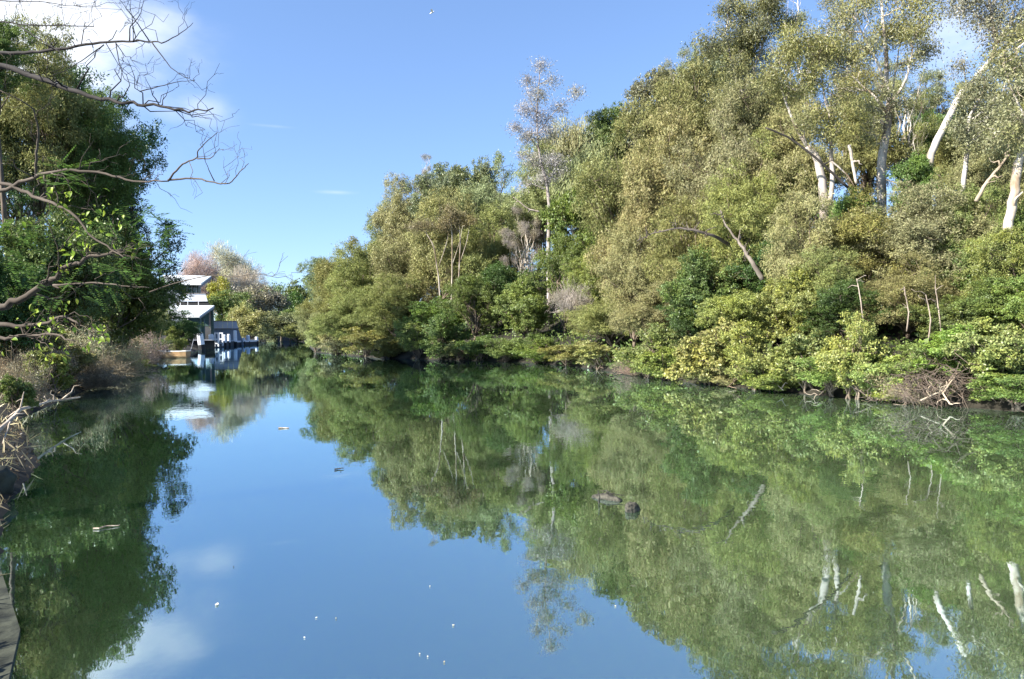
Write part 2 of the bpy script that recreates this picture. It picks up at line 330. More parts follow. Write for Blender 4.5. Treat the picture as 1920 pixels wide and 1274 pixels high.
def place(kind, X, Y, h, wd, color, label, cat, group=None, bark=None, v=None, sink=.0, name=None, lean=0.):
    k = CNT.get(kind, 0); CNT[kind] = k + 1; v = k % NV[kind] if v is None else v
    if (kind, v) not in PROTO: PROTO[(kind, v)] = proto(kind, v)
    pr = PROTO[(kind, v)]; src = pr['root']
    if pr['used']:
        root = src.copy(); COL.objects.link(root)
        for ch in src.children:
            c = ch.copy(); COL.objects.link(c); c.parent = root
    else: root = src; pr['used'] = True
    if name: root.name = name
    if kind in ('dark', 'bushy', 'olive') and X < 0 and sdist([X], [Y])[0] < .5:
        x0 = X
        while sdist([X], [Y])[0] < .5 and x0 - X < 6: X -= .2
        wd += (x0 - X) * 1.3
    root.location = (X, Y, zb(X, Y) - sink); root.rotation_euler = (R(random.uniform(-3, 3)), R(random.uniform(-3, 3) + lean), random.uniform(0, 6.28))
    s = wd / pr['W']; hl = h / s; root.scale = (s, s, s); kz = min(hl / pr['H'], 1.25)
    for ch in root.children: ch.scale = (1, 1, kz); ch.location = (0, 0, hl - kz * pr['H'])
    for q in ('label', 'category', 'group'):
        if q in root: del root[q]
    tag(root, label, cat, group)
    for ch in root.children:
        if ch.name.startswith('crown'):
            j = [random.uniform(.9, 1.1) for _ in range(3)]; ch.color = (color[0] * j[0], color[1] * j[1], color[2] * j[2], 1)
        elif bark: ch.color = (*bark, 1)
    return root
WIDEN = dict(olive=1.35, bushy=1.2, weeping=1.1, airy=1.1)
def shore_d(px):
    for d in np.arange(12, 90, .15):
        p = P(px, 640, d)
        if p[0] > -.36 * d + 2 and sdist([p[0]], [d])[0] > 0: return d
    return None
def T(kind, px, top, wpx, d, color, label, cat='tree', group=None, **kw):
    wpx = wpx * WIDEN.get(kind, 1)
    b = P(px, 640, d); z0 = zb(b[0], d); z1 = P(px, top, d)[2]
    return place(kind, b[0], d, max(.7, z1 - z0), wpx * d / F, C[color], label, cat, group, **kw)
C = dict(olive=(.208, .214, .078), beige=(.245, .240, .108), green=(.124, .172, .052), bright=(.185, .235, .064), yellow=(.240, .265, .082),
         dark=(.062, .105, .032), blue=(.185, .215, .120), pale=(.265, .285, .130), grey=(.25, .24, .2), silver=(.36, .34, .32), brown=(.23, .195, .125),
         straw=(.36, .32, .19), pink=(.44, .38, .30), ever=(.058, .108, .030), teal=(.034, .088, .045), litter=(.085, .07, .048), lime=(.27, .31, .06))

# ------------------------------------------------------------------ the wooded eastern bank
GB = 'trees massed on the steep creek bank'
back = [
 # kind, px, top, wpx, depth, colour, label
 ('bushy', 607, 478, 74, 90, 'blue', 'small grey-green tree at the water end of the wooded bank, against open sky'),
 ('olive', 655, 446, 120, 86, 'olive', 'olive tree with a flat stepped top, second along the skyline from the far end'),
 ('olive', 715, 405, 100, 80, 'olive', 'olive she-oak stepping up the skyline below the small tufted tree'),
 ('airy', 745, 345, 62, 82, 'olive', 'small tufted thin-stemmed tree poking out of the skyline with sky under its crown'),
 ('olive', 775, 338, 100, 74, 'pale', 'pale olive tree at the foot of the blue-green rounded crown on the skyline'),
 ('bushy', 832, 284, 112, 70, 'blue', 'rounded blue-green tree making the first high bump of the skyline'),
 ('bushy', 885, 304, 110, 69, 'blue', 'blue-green tree just behind the first high bump of the skyline'),
 ('airy', 795, 285, 50, 76, 'grey', 'leafless-looking grey sapling standing above the pale olive skyline tree'),
 ('olive', 935, 292, 130, 64, 'pale', 'pale loose tree on the skyline beside the silver dead-looking tree'),
 ('olive', 1012, 305, 100, 57, 'pale', 'pale fine-leaved tree around the foot of the silver tree crown'),
 ('bushy', 1050, 252, 96, 60, 'pale', 'pale green crown on the skyline just behind the silver tree'),
 ('weeping', 1105, 202, 110, 59, 'pale', 'domed weeping tree, upper one of the pair on the skyline'),
 ('weeping', 1098, 250, 132, 54, 'pale', 'pale green weeping tree with a smooth dome, lower one of the pair'),
 ('bushy', 1180, 172, 110, 53, 'green', 'dark green rounded tree on the skyline between weeping dome and olive slope'),
 ('bushy', 1238, 134, 110, 50, 'blue', 'grey-green tree on the skyline below the thin-leaved bluish one'),
 ('airy', 1262, 92, 84, 48, 'blue', 'thin-leaved bluish tree letting sky through on the upper skyline'),
 ('bushy', 1318, 74, 130, 45, 'blue', 'grey-green crown jutting out to open sky high on the slope'),
 ('olive', 1285, 140, 170, 43, 'olive', 'broad olive tree under the crown that juts out to open sky'),
 ('airy', 1450, -30, 180, 38, 'olive', 'airy olive gum tree at the picture top, just past the pale forked trunk'),
 ('airy', 1500, 0, 160, 36, 'olive', 'tall olive thin-crowned gum reaching the picture top between two gum trees'),
 ('airy', 1600, -25, 170, 36, 'olive', 'olive thin-crowned gum filling the top behind the thick pale trunk'),
 ('olive', 1420, 90, 150, 37, 'beige', 'beige she-oak below the topmost gum crowns'),
 ('dark', 1765, 115, 120, 38, 'blue', 'blue-green tree seen through the sky gap behind the leaning white trunk'),
 ('bushy', 1740, 190, 120, 36, 'green', 'green tree low in the sky gap behind the leaning white trunk'),
 ('airy', 1700, 90, 130, 33, 'olive', 'olive thin-crowned gum right behind the straight pale gum trunk'),
 ('olive', 1835, 170, 130, 31, 'olive', 'olive tree crossed by the slender white stem'),
 ('airy', 1900, 20, 150, 29, 'pale', 'pale airy gum at the top corner behind the leaning crown'),
 ('olive', 1640, 150, 120, 34, 'olive', 'olive tree filling in left of the straight pale gum trunk'),
 ('olive', 1890, 130, 130, 30, 'pale', 'pale olive tree at the picture edge below the leaning gum crown'),
]
mid = [
 ('olive', 625, 520, 96, 79, 'olive', 'olive tree leaning over the far corner of the wooded bank'),
 ('olive', 690, 462, 130, 70, 'olive', 'broad olive tree half-way up the bank near its far corner'),
 ('olive', 770, 405, 130, 64, 'beige', 'beige she-oak with hazy crown above the cluster of thin pale stems'),
 ('olive', 842, 355, 150, 60, 'beige', 'hazy brownish she-oak in front of the blue-green skyline bump'),
 ('olive', 920, 390, 120, 57, 'olive', 'olive she-oak standing left of the silver tree trunk'),
 ('airy', 985, 380, 80, 55, 'grey', 'greyish thin crown with a bent pale limb beside the silver tree trunk'),
 ('bushy', 1085, 345, 140, 50, 'green', 'big deep-green rounded tree right below the weeping pair'),
 ('dark', 1108, 300, 90, 52, 'dark', 'very dark bushy crown wedged between weeping dome and green tree'),
 ('bushy', 1060, 430, 120, 46, 'green', 'deep-green tree with rounded shoulders under the silver tree trunk'),
 ('bushy', 1108, 455, 76, 43, 'bright', 'bright green rounded bush set into the deep-green tree'),
 ('olive', 1195, 215, 170, 44, 'olive', 'large olive she-oak rising behind the deep-green rounded tree'),
 ('olive', 1215, 330, 160, 38, 'beige', 'large beige she-oak in the middle of the slope'),
 ('olive', 1290, 220, 170, 38, 'beige', 'beige she-oak high on the slope above the long dark limb'),
 ('olive', 1370, 190, 170, 34, 'beige', 'beige she-oak below the pale forked trunk'),
 ('olive', 1190, 425, 130, 35, 'beige', 'beige fine-leaved tree half-way down the slope by the deep-green one'),
 ('olive', 1290, 375, 160, 32, 'olive', 'olive tree carrying the long dark bare limb in mid slope'),
 ('olive', 1440, 250, 150, 31, 'olive', 'olive tree left of the thick twisted trunk'),
 ('olive', 1500, 190, 150, 31, 'beige', 'beige tree with thin hanging foliage above the thick twisted trunk'),
 ('olive', 1395, 345, 150, 29, 'olive', 'olive tree above the slanting dark trunk'),
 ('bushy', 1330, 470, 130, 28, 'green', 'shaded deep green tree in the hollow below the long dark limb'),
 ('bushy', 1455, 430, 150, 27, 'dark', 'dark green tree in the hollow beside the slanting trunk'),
 ('bushy', 1596, 335, 100, 26.6, 'bright', 'bright green bush at the foot of the straight pale gum trunk'),
 ('bushy', 1728, 288, 84, 25.4, 'green', 'green bushy tree right of the straight pale gum trunk'),
 ('olive', 1765, 318, 120, 23.2, 'olive', 'dull olive tree under the leaning white trunk'),
 ('olive', 1860, 230, 130, 25, 'pale', 'pale olive tree between the leaning trunk and the edge trunk'),
 ('olive', 1508, 368, 140, 24.6, 'beige', 'beige bush crown below the thick twisted trunk'),
 ('olive', 1630, 352, 180, 24.6, 'olive', 'broad olive crown below the straight pale gum trunk'),
 ('olive', 1745, 352, 190, 22.4, 'beige', 'broad beige crown under the leaning white trunk'),
 ('olive', 1830, 352, 130, 21.4, 'olive', 'olive tree at the foot of the slender white stem'),
 ('bushy', 1890, 420, 120, 19.0, 'bright', 'bright green tree at the foot of the pale trunk by the picture edge'),
 ('bushy', 1800, 430, 120, 21.5, 'green', 'green tree beside the bright one near the picture edge'),
]
low = [
 ('olive', 603, 560, 70, 78, 'pale', 'pale rounded tree on the bank corner where the creek bends'),
 ('olive', 668, 545, 110, 64, 'olive', 'olive tree low on the bank just inside the bend'),
 ('olive', 748, 520, 110, 58, 'olive', 'olive tree low on the bank below the thin pale stems'),
 ('bushy', 815, 560, 90, 54, 'green', 'green bushy tree above the yellow-green waterside shrub'),
 ('bushy', 890, 510, 100, 51, 'green', 'green rounded tree below the thin pale stems'),
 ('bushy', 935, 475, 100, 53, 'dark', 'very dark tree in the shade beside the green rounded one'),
 ('bushy', 990, 520, 96, 47, 'bright', 'bright green tree beside the dark hollow at mid bank'),
 ('olive', 1150, 540, 140, 37, 'olive', 'olive tree low on the bank by the grey leafless shrub'),
 ('olive', 1245, 520, 130, 31, 'beige', 'beige tree low on the bank above the brown twig heap'),
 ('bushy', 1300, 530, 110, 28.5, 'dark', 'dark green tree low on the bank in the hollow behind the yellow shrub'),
 ('bushy', 1395, 530, 140, 25.5, 'yellow', 'yellow-green leafy tree low on the bank, brightest of the slope'),
 ('bushy', 1500, 505, 130, 23.5, 'yellow', 'yellow-green tree beside the brightest one under the slanting trunk'),
 ('olive', 1560, 470, 130, 23, 'olive', 'olive tree above the dark cavity in the low bank'),
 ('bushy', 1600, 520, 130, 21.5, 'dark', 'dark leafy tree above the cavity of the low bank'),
 ('olive', 1700, 480, 150, 21, 'olive', 'grey-olive tree with thin bare stems showing beneath it'),
 ('bushy', 1790, 540, 120, 19, 'green', 'green tree behind the waterside shrubs near the root tangle'),
 ('bushy', 1885, 520, 130, 18.5, 'green', 'green tree at the picture edge above the root tangle'),
]
for tab in (back, mid, low):
    for k, px, top, wp, d, c, lb in tab: T(k, px, top, wp, d, c, lb, 'tree', GB)
GS = 'shrubs hanging over the waterline of the wooded bank'
front = [
 (592, 612, 46, 76, 'pale', 'pale shrub on the very corner of the bank where the creek bends'),
 (632, 606, 66, 68, 'pale', 'pale grey-green shrub beside the corner shrub'),
 (684, 612, 74, 59, 'olive', 'olive shrub dipping into the water inside the bend'),
 (728, 622, 70, 55.5, 'olive', 'dull olive shrub next to the yellow-green pointed one'),
 (782, 598, 80, 52.5, 'yellow', 'yellow-green pointed shrub standing out at the waterline'),
 (832, 590, 84, 51.5, 'green', 'green leafy shrub next to the yellow-green pointed one'),
 (905, 585, 84, 48, 'green', 'dark-based green shrub above black undercut water'),
 (862, 634, 70, 49, 'olive', 'low shrub with grey twigs at the waterline below the thin pale stems'),
 (950, 625, 90, 46.5, 'bright', 'bright low shrub overhanging the black undercut'),
 (1012, 628, 84, 43.5, 'green', 'green low shrub left of the grey leafless shrub'),
 (1068, 636, 100, 39, 'olive', 'olive shrub trailing in the water below the grey leafless shrub'),
 (1122, 634, 110, 35.5, 'beige', 'beige shrub trailing in the water beside a green tuft'),
 (1172, 680, 56, 31, 'green', 'small green tuft at the waterline before the brown twig heap'),
 (1218, 612, 110, 30, 'olive', 'olive shrub over the brown twig heap'),
 (1250, 645, 90, 27.5, 'bright', 'bright green shrub beside the pale log'),
 (1340, 592, 130, 25, 'yellow', 'tall yellow shrub directly behind the pale log'),
 (1345, 668, 80, 24, 'pale', 'pale-leaved low shrub touching the water right of the pale log'),
 (1418, 612, 120, 22.8, 'yellow', 'yellow-green shrub, second along from the pale log'),
 (1462, 672, 110, 21.2, 'bright', 'bright low shrub with a pale broken twig in the water'),
 (1520, 610, 120, 21.2, 'olive', 'olive-green shrub above the bright low shrub'),
 (1560, 665, 120, 19.8, 'bright', 'bright shrub bulging over black water near mid bank'),
 (1600, 590, 110, 20, 'yellow', 'upright yellow shrub glowing below the dark cavity'),
 (1652, 642, 120, 18.6, 'yellow', 'yellow shrub right of the dark cavity'),
 (1640, 712, 110, 18.0, 'yellow', 'lowest yellow shrub, its skirt lying on the water'),
 (1722, 640, 130, 18.2, 'bright', 'lime-green shrub above the root tangle, first of two'),
 (1795, 625, 130, 17.8, 'bright', 'lime-green shrub above the root tangle, second of two'),
 (1862, 600, 130, 17.6, 'yellow', 'yellow-green shrub behind the low spreading edge shrub'),
 (1890, 672, 150, 16.6, 'bright', 'low spreading shrub at the picture edge beside the root tangle'),
 (1908, 704, 130, 15.6, 'green', 'small dark shrub in the water at the picture edge'),
]
for px, top, wp, d, c, lb in front:
    ds = shore_d(px); d = ds + (random.uniform(.35, .9) if 1680 < px < 1880 else random.uniform(-.35, .3)); wp *= 1.25; top += 4 if ds and top > 585 and abs(ds - d) < 12 else d
    T('shrub', px, top, wp, d, c, lb, 'shrub', GS, sink=random.choice((.12, .02, -.14)))
T('dry', 1072, 522, 76, 40, 'grey', 'grey leafless shrub with a pale twiggy crown on the middle bank', 'shrub', bark=(.34, .31, .28))
T('dry', 1200, 650, 100, 29.4, 'brown', 'brown twig heap over the dark hollow at the waterline', 'dead shrub', bark=(.34, .25, .2), sink=.1)
T('dry', 1700, 676, 130, 17.4, 'brown', 'brown dead shrub at the head of the root tangle', 'dead shrub', bark=(.36, .29, .24), sink=.1)

# ------------------------------------------------------------------ trees whose trunks and limbs show
def custom(name, label, cat, base, stems, clumps, n, L, W, color, bark, group=None, mat=FOL, bmat=GUM, twigs=8, droop=.4, sprig=.24, hang=.1, shell=.4, seed=1):
    """stems: [(radius0, radius1, [(px, py, depth), ...])]; clumps: [(px, py, depth, radius_m)]"""
    r = np.random.default_rng(seed); b = P(base[0], 640, base[1]); b[2] = zb(b[0], b[1]); t = MB(); c = MB(); allp = []
    for r0, r1, pts in stems:
        q = np.array([P(*p) for p in pts])
        if stems[0][2] is pts: q = np.vstack([[b[0], b[1], b[2] - .3], q])
        m = max(6, len(q) * 4); s = np.linspace(0, len(q) - 1, m); idx = np.arange(len(q))
        qq = np.stack([np.interp(s, idx, q[:, z]) for z in range(3)], 1); k = np.array([.25, .5, .25])
        for z in range(3): qq[1:-1, z] = np.convolve(qq[:, z], k, 'valid')
        wv = r.normal(size=(m, 3)) * r0 * .3; wv[2:-2] = (wv[:-4] + wv[1:-3] + wv[2:-2] + wv[3:-1] + wv[4:]) / 5; wv[:2] = 0; wv[-2:] = 0; qq += wv
        t.tube(qq, np.linspace(r0, r1, m) * .68, 9); allp.append(qq)
    pool = np.vstack([q[len(q) // 2:] for q in allp]); cl = []
    for px, py, d, rad in clumps:
        p = P(px, py, d); cl.append((p[0], p[1], p[2], rad, rad, rad * .72))
        dd = np.linalg.norm(pool - p, axis=1) + 1.2 * np.clip(pool[:, 2] - p[2] + .3, 0, 9); a = pool[np.argmin(dd)]
        q = curve(a, p, .06, .06, 6, r); t.tube(q, np.linspace(min(.09, .02 + .018 * np.linalg.norm(p - a)), .014, 6), 5)
        for _ in range(twigs):
            e = p + unit(r.normal(size=3) + np.array([0, 0, .25])) * rad * r.uniform(.6, 1.15)
            t.tube(curve(q[r.integers(3, 6)], e, .05, .09, 4, r), np.linspace(.016, .004, 4), 3)
    if n: clump_leaves(c, cl if mat is FOL and seed == 17 else lobes(cl, 3, .5, r), int(n * 1.7), L * .78, W * .8, sprig * .85, 18, droop, .4, hang, shell, .2, r=r)
    root = empty(name, b, label, cat, group)
    t.build('trunk', bmat, root, b, True, bark)
    if n: c.build('crown', mat, root, b, color=color)
    return root
PALE = (.44, .40, .35); GUMC = (.23, .225, .115); GG = 'pale-barked gum trees on the wooded bank'
custom('gum_tree', 'tall gum with a straight thick pale trunk forking high into thin white limbs', 'tree', (1654, 27),
  [(.27, .2, [(1655, 330, 27), (1657, 280, 27), (1664, 225, 27), (1668, 195, 27)]),
   (.15, .05, [(1668, 197, 27), (1660, 150, 27.2), (1659, 90, 27.4), (1655, 30, 27.4), (1650, -40, 27.6)]),
   (.12, .03, [(1668, 197, 27), (1690, 165, 26.6), (1703, 140, 26.4), (1712, 90, 26.2)]),
   (.08, .03, [(1664, 215, 27), (1640, 180, 27), (1620, 165, 27.3), (1585, 130, 27.5)]),
   (.09, .03, [(1662, 180, 27), (1650, 130, 26.6), (1625, 80, 26.5), (1600, 30, 26)]),
   (.07, .02, [(1670, 190, 27), (1680, 130, 27.8), (1690, 70, 28)])],
  [(1590, 115, 27.5, .8), (1565, 60, 27, .9), (1610, 20, 26.5, 1.), (1655, -10, 27.5, 1.), (1700, 10, 27, .9), (1715, 70, 26.4, .7), (1740, 40, 26.8, .6), (1655, 70, 28, .8), (1625, 95, 26.6, .6), (1700, 120, 26.6, .55), (1690, 60, 28, .7), (1545, 100, 27.5, .7), (1735, 100, 27, .5), (1580, 170, 27.6, .6), (1630, 200, 26.6, .6), (1690, 190, 26.5, .5), (1655, 160, 26.4, .5), (1640, 225, 26.5, .45), (1630, 250, 26.5, .45)],
  17000, .14, .042, GUMC, PALE, GG, seed=11)
custom('gum_tree', 'gum with a smooth white trunk leaning far over to the picture edge', 'tree', (1735, 26),
  [(.21, .16, [(1742, 300, 26), (1756, 265, 26), (1775, 222, 26), (1800, 178, 26), (1826, 152, 26)]),
   (.15, .06, [(1826, 152, 26), (1852, 118, 25.8), (1868, 80, 25.6), (1860, 45, 25.6), (1855, 0, 25.6)]),
   (.10, .03, [(1850, 120, 25.8), (1880, 92, 25.6), (1910, 70, 25.5), (1950, 55, 25.4)]),
   (.07, .02, [(1866, 84, 25.6), (1890, 50, 25.2), (1905, 10, 25)])],
  [(1870, 60, 25.4, .75), (1905, 35, 25.2, .8), (1850, 10, 25.8, .7), (1890, -10, 25.4, .9), (1800, 20, 25.6, .4), (1925, 75, 25.2, .6), (1835, 45, 25.6, .5), (1820, -15, 25.6, .7), (1780, -25, 26, .6), (1930, 20, 25, .7), (1835, 175, 25.6, .4), (1800, 120, 25.6, .35)],
  9000, .13, .042, (.22, .21, .14), (.50, .47, .43), GG, seed=12)
custom('gum_tree', 'gum with a thick cream trunk cut by the picture edge', 'tree', (1880, 19.8),
  [(.20, .15, [(1889, 432, 19.8), (1897, 380, 19.8), (1904, 330, 19.8), (1914, 290, 19.8), (1930, 235, 19.8), (1950, 150, 19.8)]),
   (.06, .03, [(1897, 392, 19.8), (1906, 372, 19.6), (1918, 360, 19.4)]),
   (.06, .02, [(1930, 235, 19.8), (1900, 180, 19.9), (1880, 120, 20)])],
  [(1880, 110, 20, .5), (1925, 120, 19.8, .7), (1960, 60, 19.8, .9), (1905, 170, 19.6, .45), (1915, 225, 19.3, .5), (1880, 250, 19.4, .4), (1935, 260, 19.2, .45), (1895, 215, 19.4, .4)], 5600, .12, .04, (.2, .2, .11), (.56, .50, .42), GG, seed=13)
custom('gum_tree', 'slender white-stemmed gum between the leaning trunk and the edge trunk', 'tree', (1805, 23.5),
  [(.13, .09, [(1806, 360, 23.5), (1811, 310, 23.5), (1814, 260, 23.5), (1818, 218, 23.5)]),
   (.07, .02, [(1818, 218, 23.5), (1835, 190, 23.4), (1850, 150, 23.3)])],
  [(1850, 150, 23.3, .6), (1825, 185, 23.5, .5), (1870, 200, 23.2, .6), (1845, 225, 23.4, .5), (1800, 235, 23.2, .45), (1825, 260, 23.1, .45)], 5000, .13, .04, (.2, .2, .11), (.48, .46, .43), GG, seed=14)
custom('gum_tree', 'gum with a thick twisted two-part trunk, one side in dark bark', 'tree', (1545, 25.5),
  [(.26, .18, [(1543, 382, 25.5), (1541, 340, 25.5), (1530, 300, 25.5), (1513, 275, 25.5)]),
   (.14, .08, [(1556, 385, 25.3), (1560, 330, 25.3), (1556, 280, 25.3), (1560, 230, 25.4)]),
   (.10, .03, [(1513, 275, 25.5), (1490, 235, 25.6), (1470, 180, 25.6), (1462, 120, 25.6)]),
   (.08, .03, [(1560, 235, 25.4), (1545, 180, 25.6), (1535, 110, 25.8)]),
   (.05, .02, [(1556, 300, 25.3), (1590, 330, 25.2), (1602, 350, 25.1)])],
  [(1462, 110, 25.6, .7), (1500, 80, 25.6, .8), (1540, 95, 25.8, .8), (1480, 170, 25.5, .6), (1520, 150, 25.6, .7), (1565, 200, 25.4, .6), (1445, 150, 25.6, .6), (1530, 215, 25.1, .55), (1500, 235, 25.1, .5), (1570, 245, 25, .45), (1545, 262, 25, .35)],
  10000, .14, .042, (.21, .205, .09), (.36, .32, .28), GG, seed=15)
custom('gum_tree', 'gum with a white forked trunk below a crown that touches the picture top', 'tree', (1400, 36),
  [(.24, .18, [(1402, 250, 36), (1398, 205, 36), (1388, 165, 36)]),
   (.14, .04, [(1388, 165, 36), (1378, 145, 36), (1370, 110, 36), (1360, 60, 36)]),
   (.12, .03, [(1392, 180, 36), (1410, 140, 36), (1425, 100, 36), (1440, 40, 36), (1445, -20, 36)])],
  [(1360, 55, 36, 1.1), (1395, 25, 36, 1.1), (1430, 60, 36, 1.1), (1330, 90, 36, .9), (1445, 5, 36, 1.), (1400, 85, 36.5, .9), (1370, 8, 36, .7), (1465, 40, 36.5, .9), (1380, 120, 35.5, .8)],
  12000, .18, .055, (.17, .17, .085), (.46, .43, .4), GG, seed=16)
custom('silver_tree', 'tall sparse silver-leaved tree rising alone into the sky above the weeping pair', 'tree', (1030, 51),
  [(.24, .16, [(1030, 420, 51), (1029, 375, 51), (1026, 345, 51), (1016, 312, 51)]),
   (.13, .04, [(1016, 312, 51), (1008, 270, 51), (1006, 215, 51), (1010, 165, 51), (1013, 118, 51)]),
   (.08, .03, [(1028, 350, 51), (1040, 315, 51), (1050, 300, 50.8)]),
   (.06, .02, [(1010, 250, 51), (1035, 215, 51), (1062, 190, 51), (1085, 172, 51)]),
   (.06, .02, [(1010, 280, 51), (990, 255, 51), (962, 238, 51)]),
   (.05, .02, [(1008, 220, 51), (992, 180, 51), (985, 140, 51)])],
  [(1014, 122, 51, .6), (990, 150, 51, .5), (1035, 150, 51, .6), (1008, 175, 51, .8), (1080, 172, 51, .55), (1050, 198, 51, .6), (985, 205, 51, .7), (1015, 220, 51, .9), (965, 238, 51, .5), (995, 255, 51, .9), (1030, 250, 51, .8), (1000, 300, 51, .8), (1035, 300, 51, .9), (1015, 335, 51, .7), (1050, 325, 51, .6), (975, 290, 51, .4), (985, 345, 51, .5)],
  8200, .2, .055, (.30, .29, .30), (.36, .33, .32), seed=17, sprig=.3, twigs=14)
for i, (px, col, lb) in enumerate([(846, (.45,.41,.34), 'thin pale trunk, tallest of the three upright stems at mid bank'), (859, (.38,.33,.28), 'thin greyer trunk right beside the tallest pale stem at mid bank'), (822, (.33,.29,.25), 'thin slanting trunk left of the two upright pale stems')]):
    dx = (0, 3, -22)[i]
    custom('gum_tree', lb, 'tree', (px + (0, 0, 8)[i], 54 - i * .3),
      [(.12, .05, [(px + (0, 0, 6)[i], 588, 54), (px + 1, 520, 54), (px + dx * .5 + 2, 460, 54), (px + dx, 415 + i * 12, 54.2)]), (.05, .02, [(px + 1, 500, 54), (px + 16, 455, 54), (px + 22, 420, 54)])],
      [(px + dx, 400 + i * 10, 54.4, .8), (px + dx - 16, 425, 54.5, .7), (px + 20, 415, 54.2, .7)], 2200, .2, .05, (.19, .16, .09), col, 'thin pale stems at mid bank', seed=21 + i)
def limb(label, name, pts, r0, r1, col, side=6, seed=3, cat='branch', group=None, mat=BARK):
    r = np.random.default_rng(seed); m = MB(); q = np.array([P(*p) for p in pts]); n = max(6, 4 * len(q)); s = np.linspace(0, len(q) - 1, n)
    qq = np.stack([np.interp(s, np.arange(len(q)), q[:, z]) for z in range(3)], 1); qq[1:-1] += r.normal(size=(n - 2, 3)) * r0 * .15
    m.tube(qq, np.linspace(r0, r1, n), 7)
    for _ in range(side):
        k = r.integers(n // 4, n); L = min(1.6, np.linalg.norm(qq[-1] - qq[0])) * r.uniform(.12, .35); e = qq[k] + unit(r.normal(size=3) + np.array([0, 0, .4])) * L
        m.tube(curve(qq[k], e, .08, .1, 5, r), np.linspace(r1 + (r0 - r1) * .3, .006, 5), 4)
    return tag(m.build(name, mat, smooth=True, color=col), label, cat, group)
limb('long dark bare limb reaching out of the olive crown in mid slope', 'dead_branch', [(1372, 462, 27.5), (1340, 443, 26.4), (1305, 432, 26.3), (1270, 428, 26.5), (1222, 438, 26.8), (1195, 452, 27.2)], .075, .008, (.1, .085, .075), 16, 31)
limb('slanting grey-brown trunk leaning out of the dark hollow on the slope', 'leaning_trunk', [(1430, 525, 25), (1412, 495, 25), (1399, 476, 25.3), (1384, 452, 25.8), (1362, 425, 26.4), (1350, 395, 27)], .10, .012, (.17, .15, .13), 10, 32, 'trunk')
limb('thin black bare branch sloping down in front of the thick twisted trunk', 'dead_branch', [(1436, 240, 24.5), (1475, 256, 24.5), (1505, 276, 24.5), (1545, 310, 24.5), (1590, 352, 24.6)], .03, .05, (.05, .045, .04), 3, 33)
limb('crooked grey-brown branch arching beside the edge trunk', 'dead_branch', [(1830, 378, 20.5), (1848, 345, 20.5), (1870, 318, 20.5), (1893, 290, 20.4)], .06, .03, (.3, .25, .19), 5, 34)
limb('bent pale bare limb left of the silver tree trunk', 'dead_branch', [(1012, 398, 52), (990, 392, 52), (975, 380, 52), (962, 370, 52)], .07, .03, (.36, .32, .28), 3, 35)
limb('pale snapped pole standing right of the thick twisted trunk', 'dead_branch', [(1606, 345, 24.8), (1600, 315, 24.8), (1596, 290, 24.8), (1592, 272, 24.8)], .05, .06, (.42, .38, .33), 1, 36)
st = [(1655, 600, 648, 17.9), (1745, 575, 628, 18.6), (1762, 560, 632, 18.6), (1535, 575, 640, 20.8), (1615, 545, 600, 20), (1704, 560, 612, 19)]
for i, (px, y0, y1, d) in enumerate(st):
    if i in (0, 3): continue
    limb(['thin bare stem above the lowest yellow shrub', 'thin pale bare stem slanting over the cavity behind the lime-green shrubs', 'thin pale bare stem, the longer one behind the lime-green shrubs', 'thin brown stem above the olive-green shrub near mid bank', 'thin forked bare stem over the upright yellow shrub', 'thin grey bare stem beside the pair behind the lime-green shrubs'][i], 'dead_sapling', [(px + 4 * (-1) ** i, y1 + 10, d), (px, (y0 + y1) / 2, d), (px - 3 - i % 3, y0, d + .1), (px - 9, y0 - 22, d + .3)], .02, .011, (.28, .24, .2), 3, 40 + i, 'sapling', 'thin bare stems above the waterside shrubs')
# the root tangle in the undercut
def root_tangle():
    r = np.random.default_rng(55); m = MB()
    for i in range(190):
        px = r.uniform(1670, 1890); a = P(px, r.uniform(700, 732), r.uniform(16.2, 17.0)); u = unit(np.array([r.normal() * .9, -r.uniform(.1, 1), r.normal() * .55 - .35])); e = a + u * r.uniform(.3, 1.1); e[2] = max(-.1, e[2])
        m.tube(curve(a, e, r.uniform(-.05, .2), .1, 5, r), np.linspace(r.uniform(.007, .016), .004, 5), 4)
    return tag(m.build('root_tangle', BARK, color=(.12, .095, .075)), 'brown tangle of exposed roots over the black undercut in the near bank', 'roots')
root_tangle()
limb('pale forked stick dipping into the water out of the root tangle', 'fallen_branch', [(1795, 700, 16.6), (1775, 728, 16.1), (1768, 738, 16.0), (1781, 758, 15.7)], .02, .02, (.45, .37, .28), 2, 51, 'stick')
limb('pale stick lying level along the foot of the root tangle', 'fallen_branch', [(1725, 752, 16.2), (1748, 741, 16.2), (1765, 735, 16.2), (1790, 700, 16.6)], .02, .016, (.4, .34, .26), 3, 52, 'stick')
limb('grey curved branch lying over the edge shrub beside the root tangle', 'fallen_branch', [(1838, 706, 16.3), (1862, 712, 16.1), (1885, 722, 15.9), (1908, 732, 15.7)], .022, .014, (.4, .35, .3), 4, 53, 'stick')

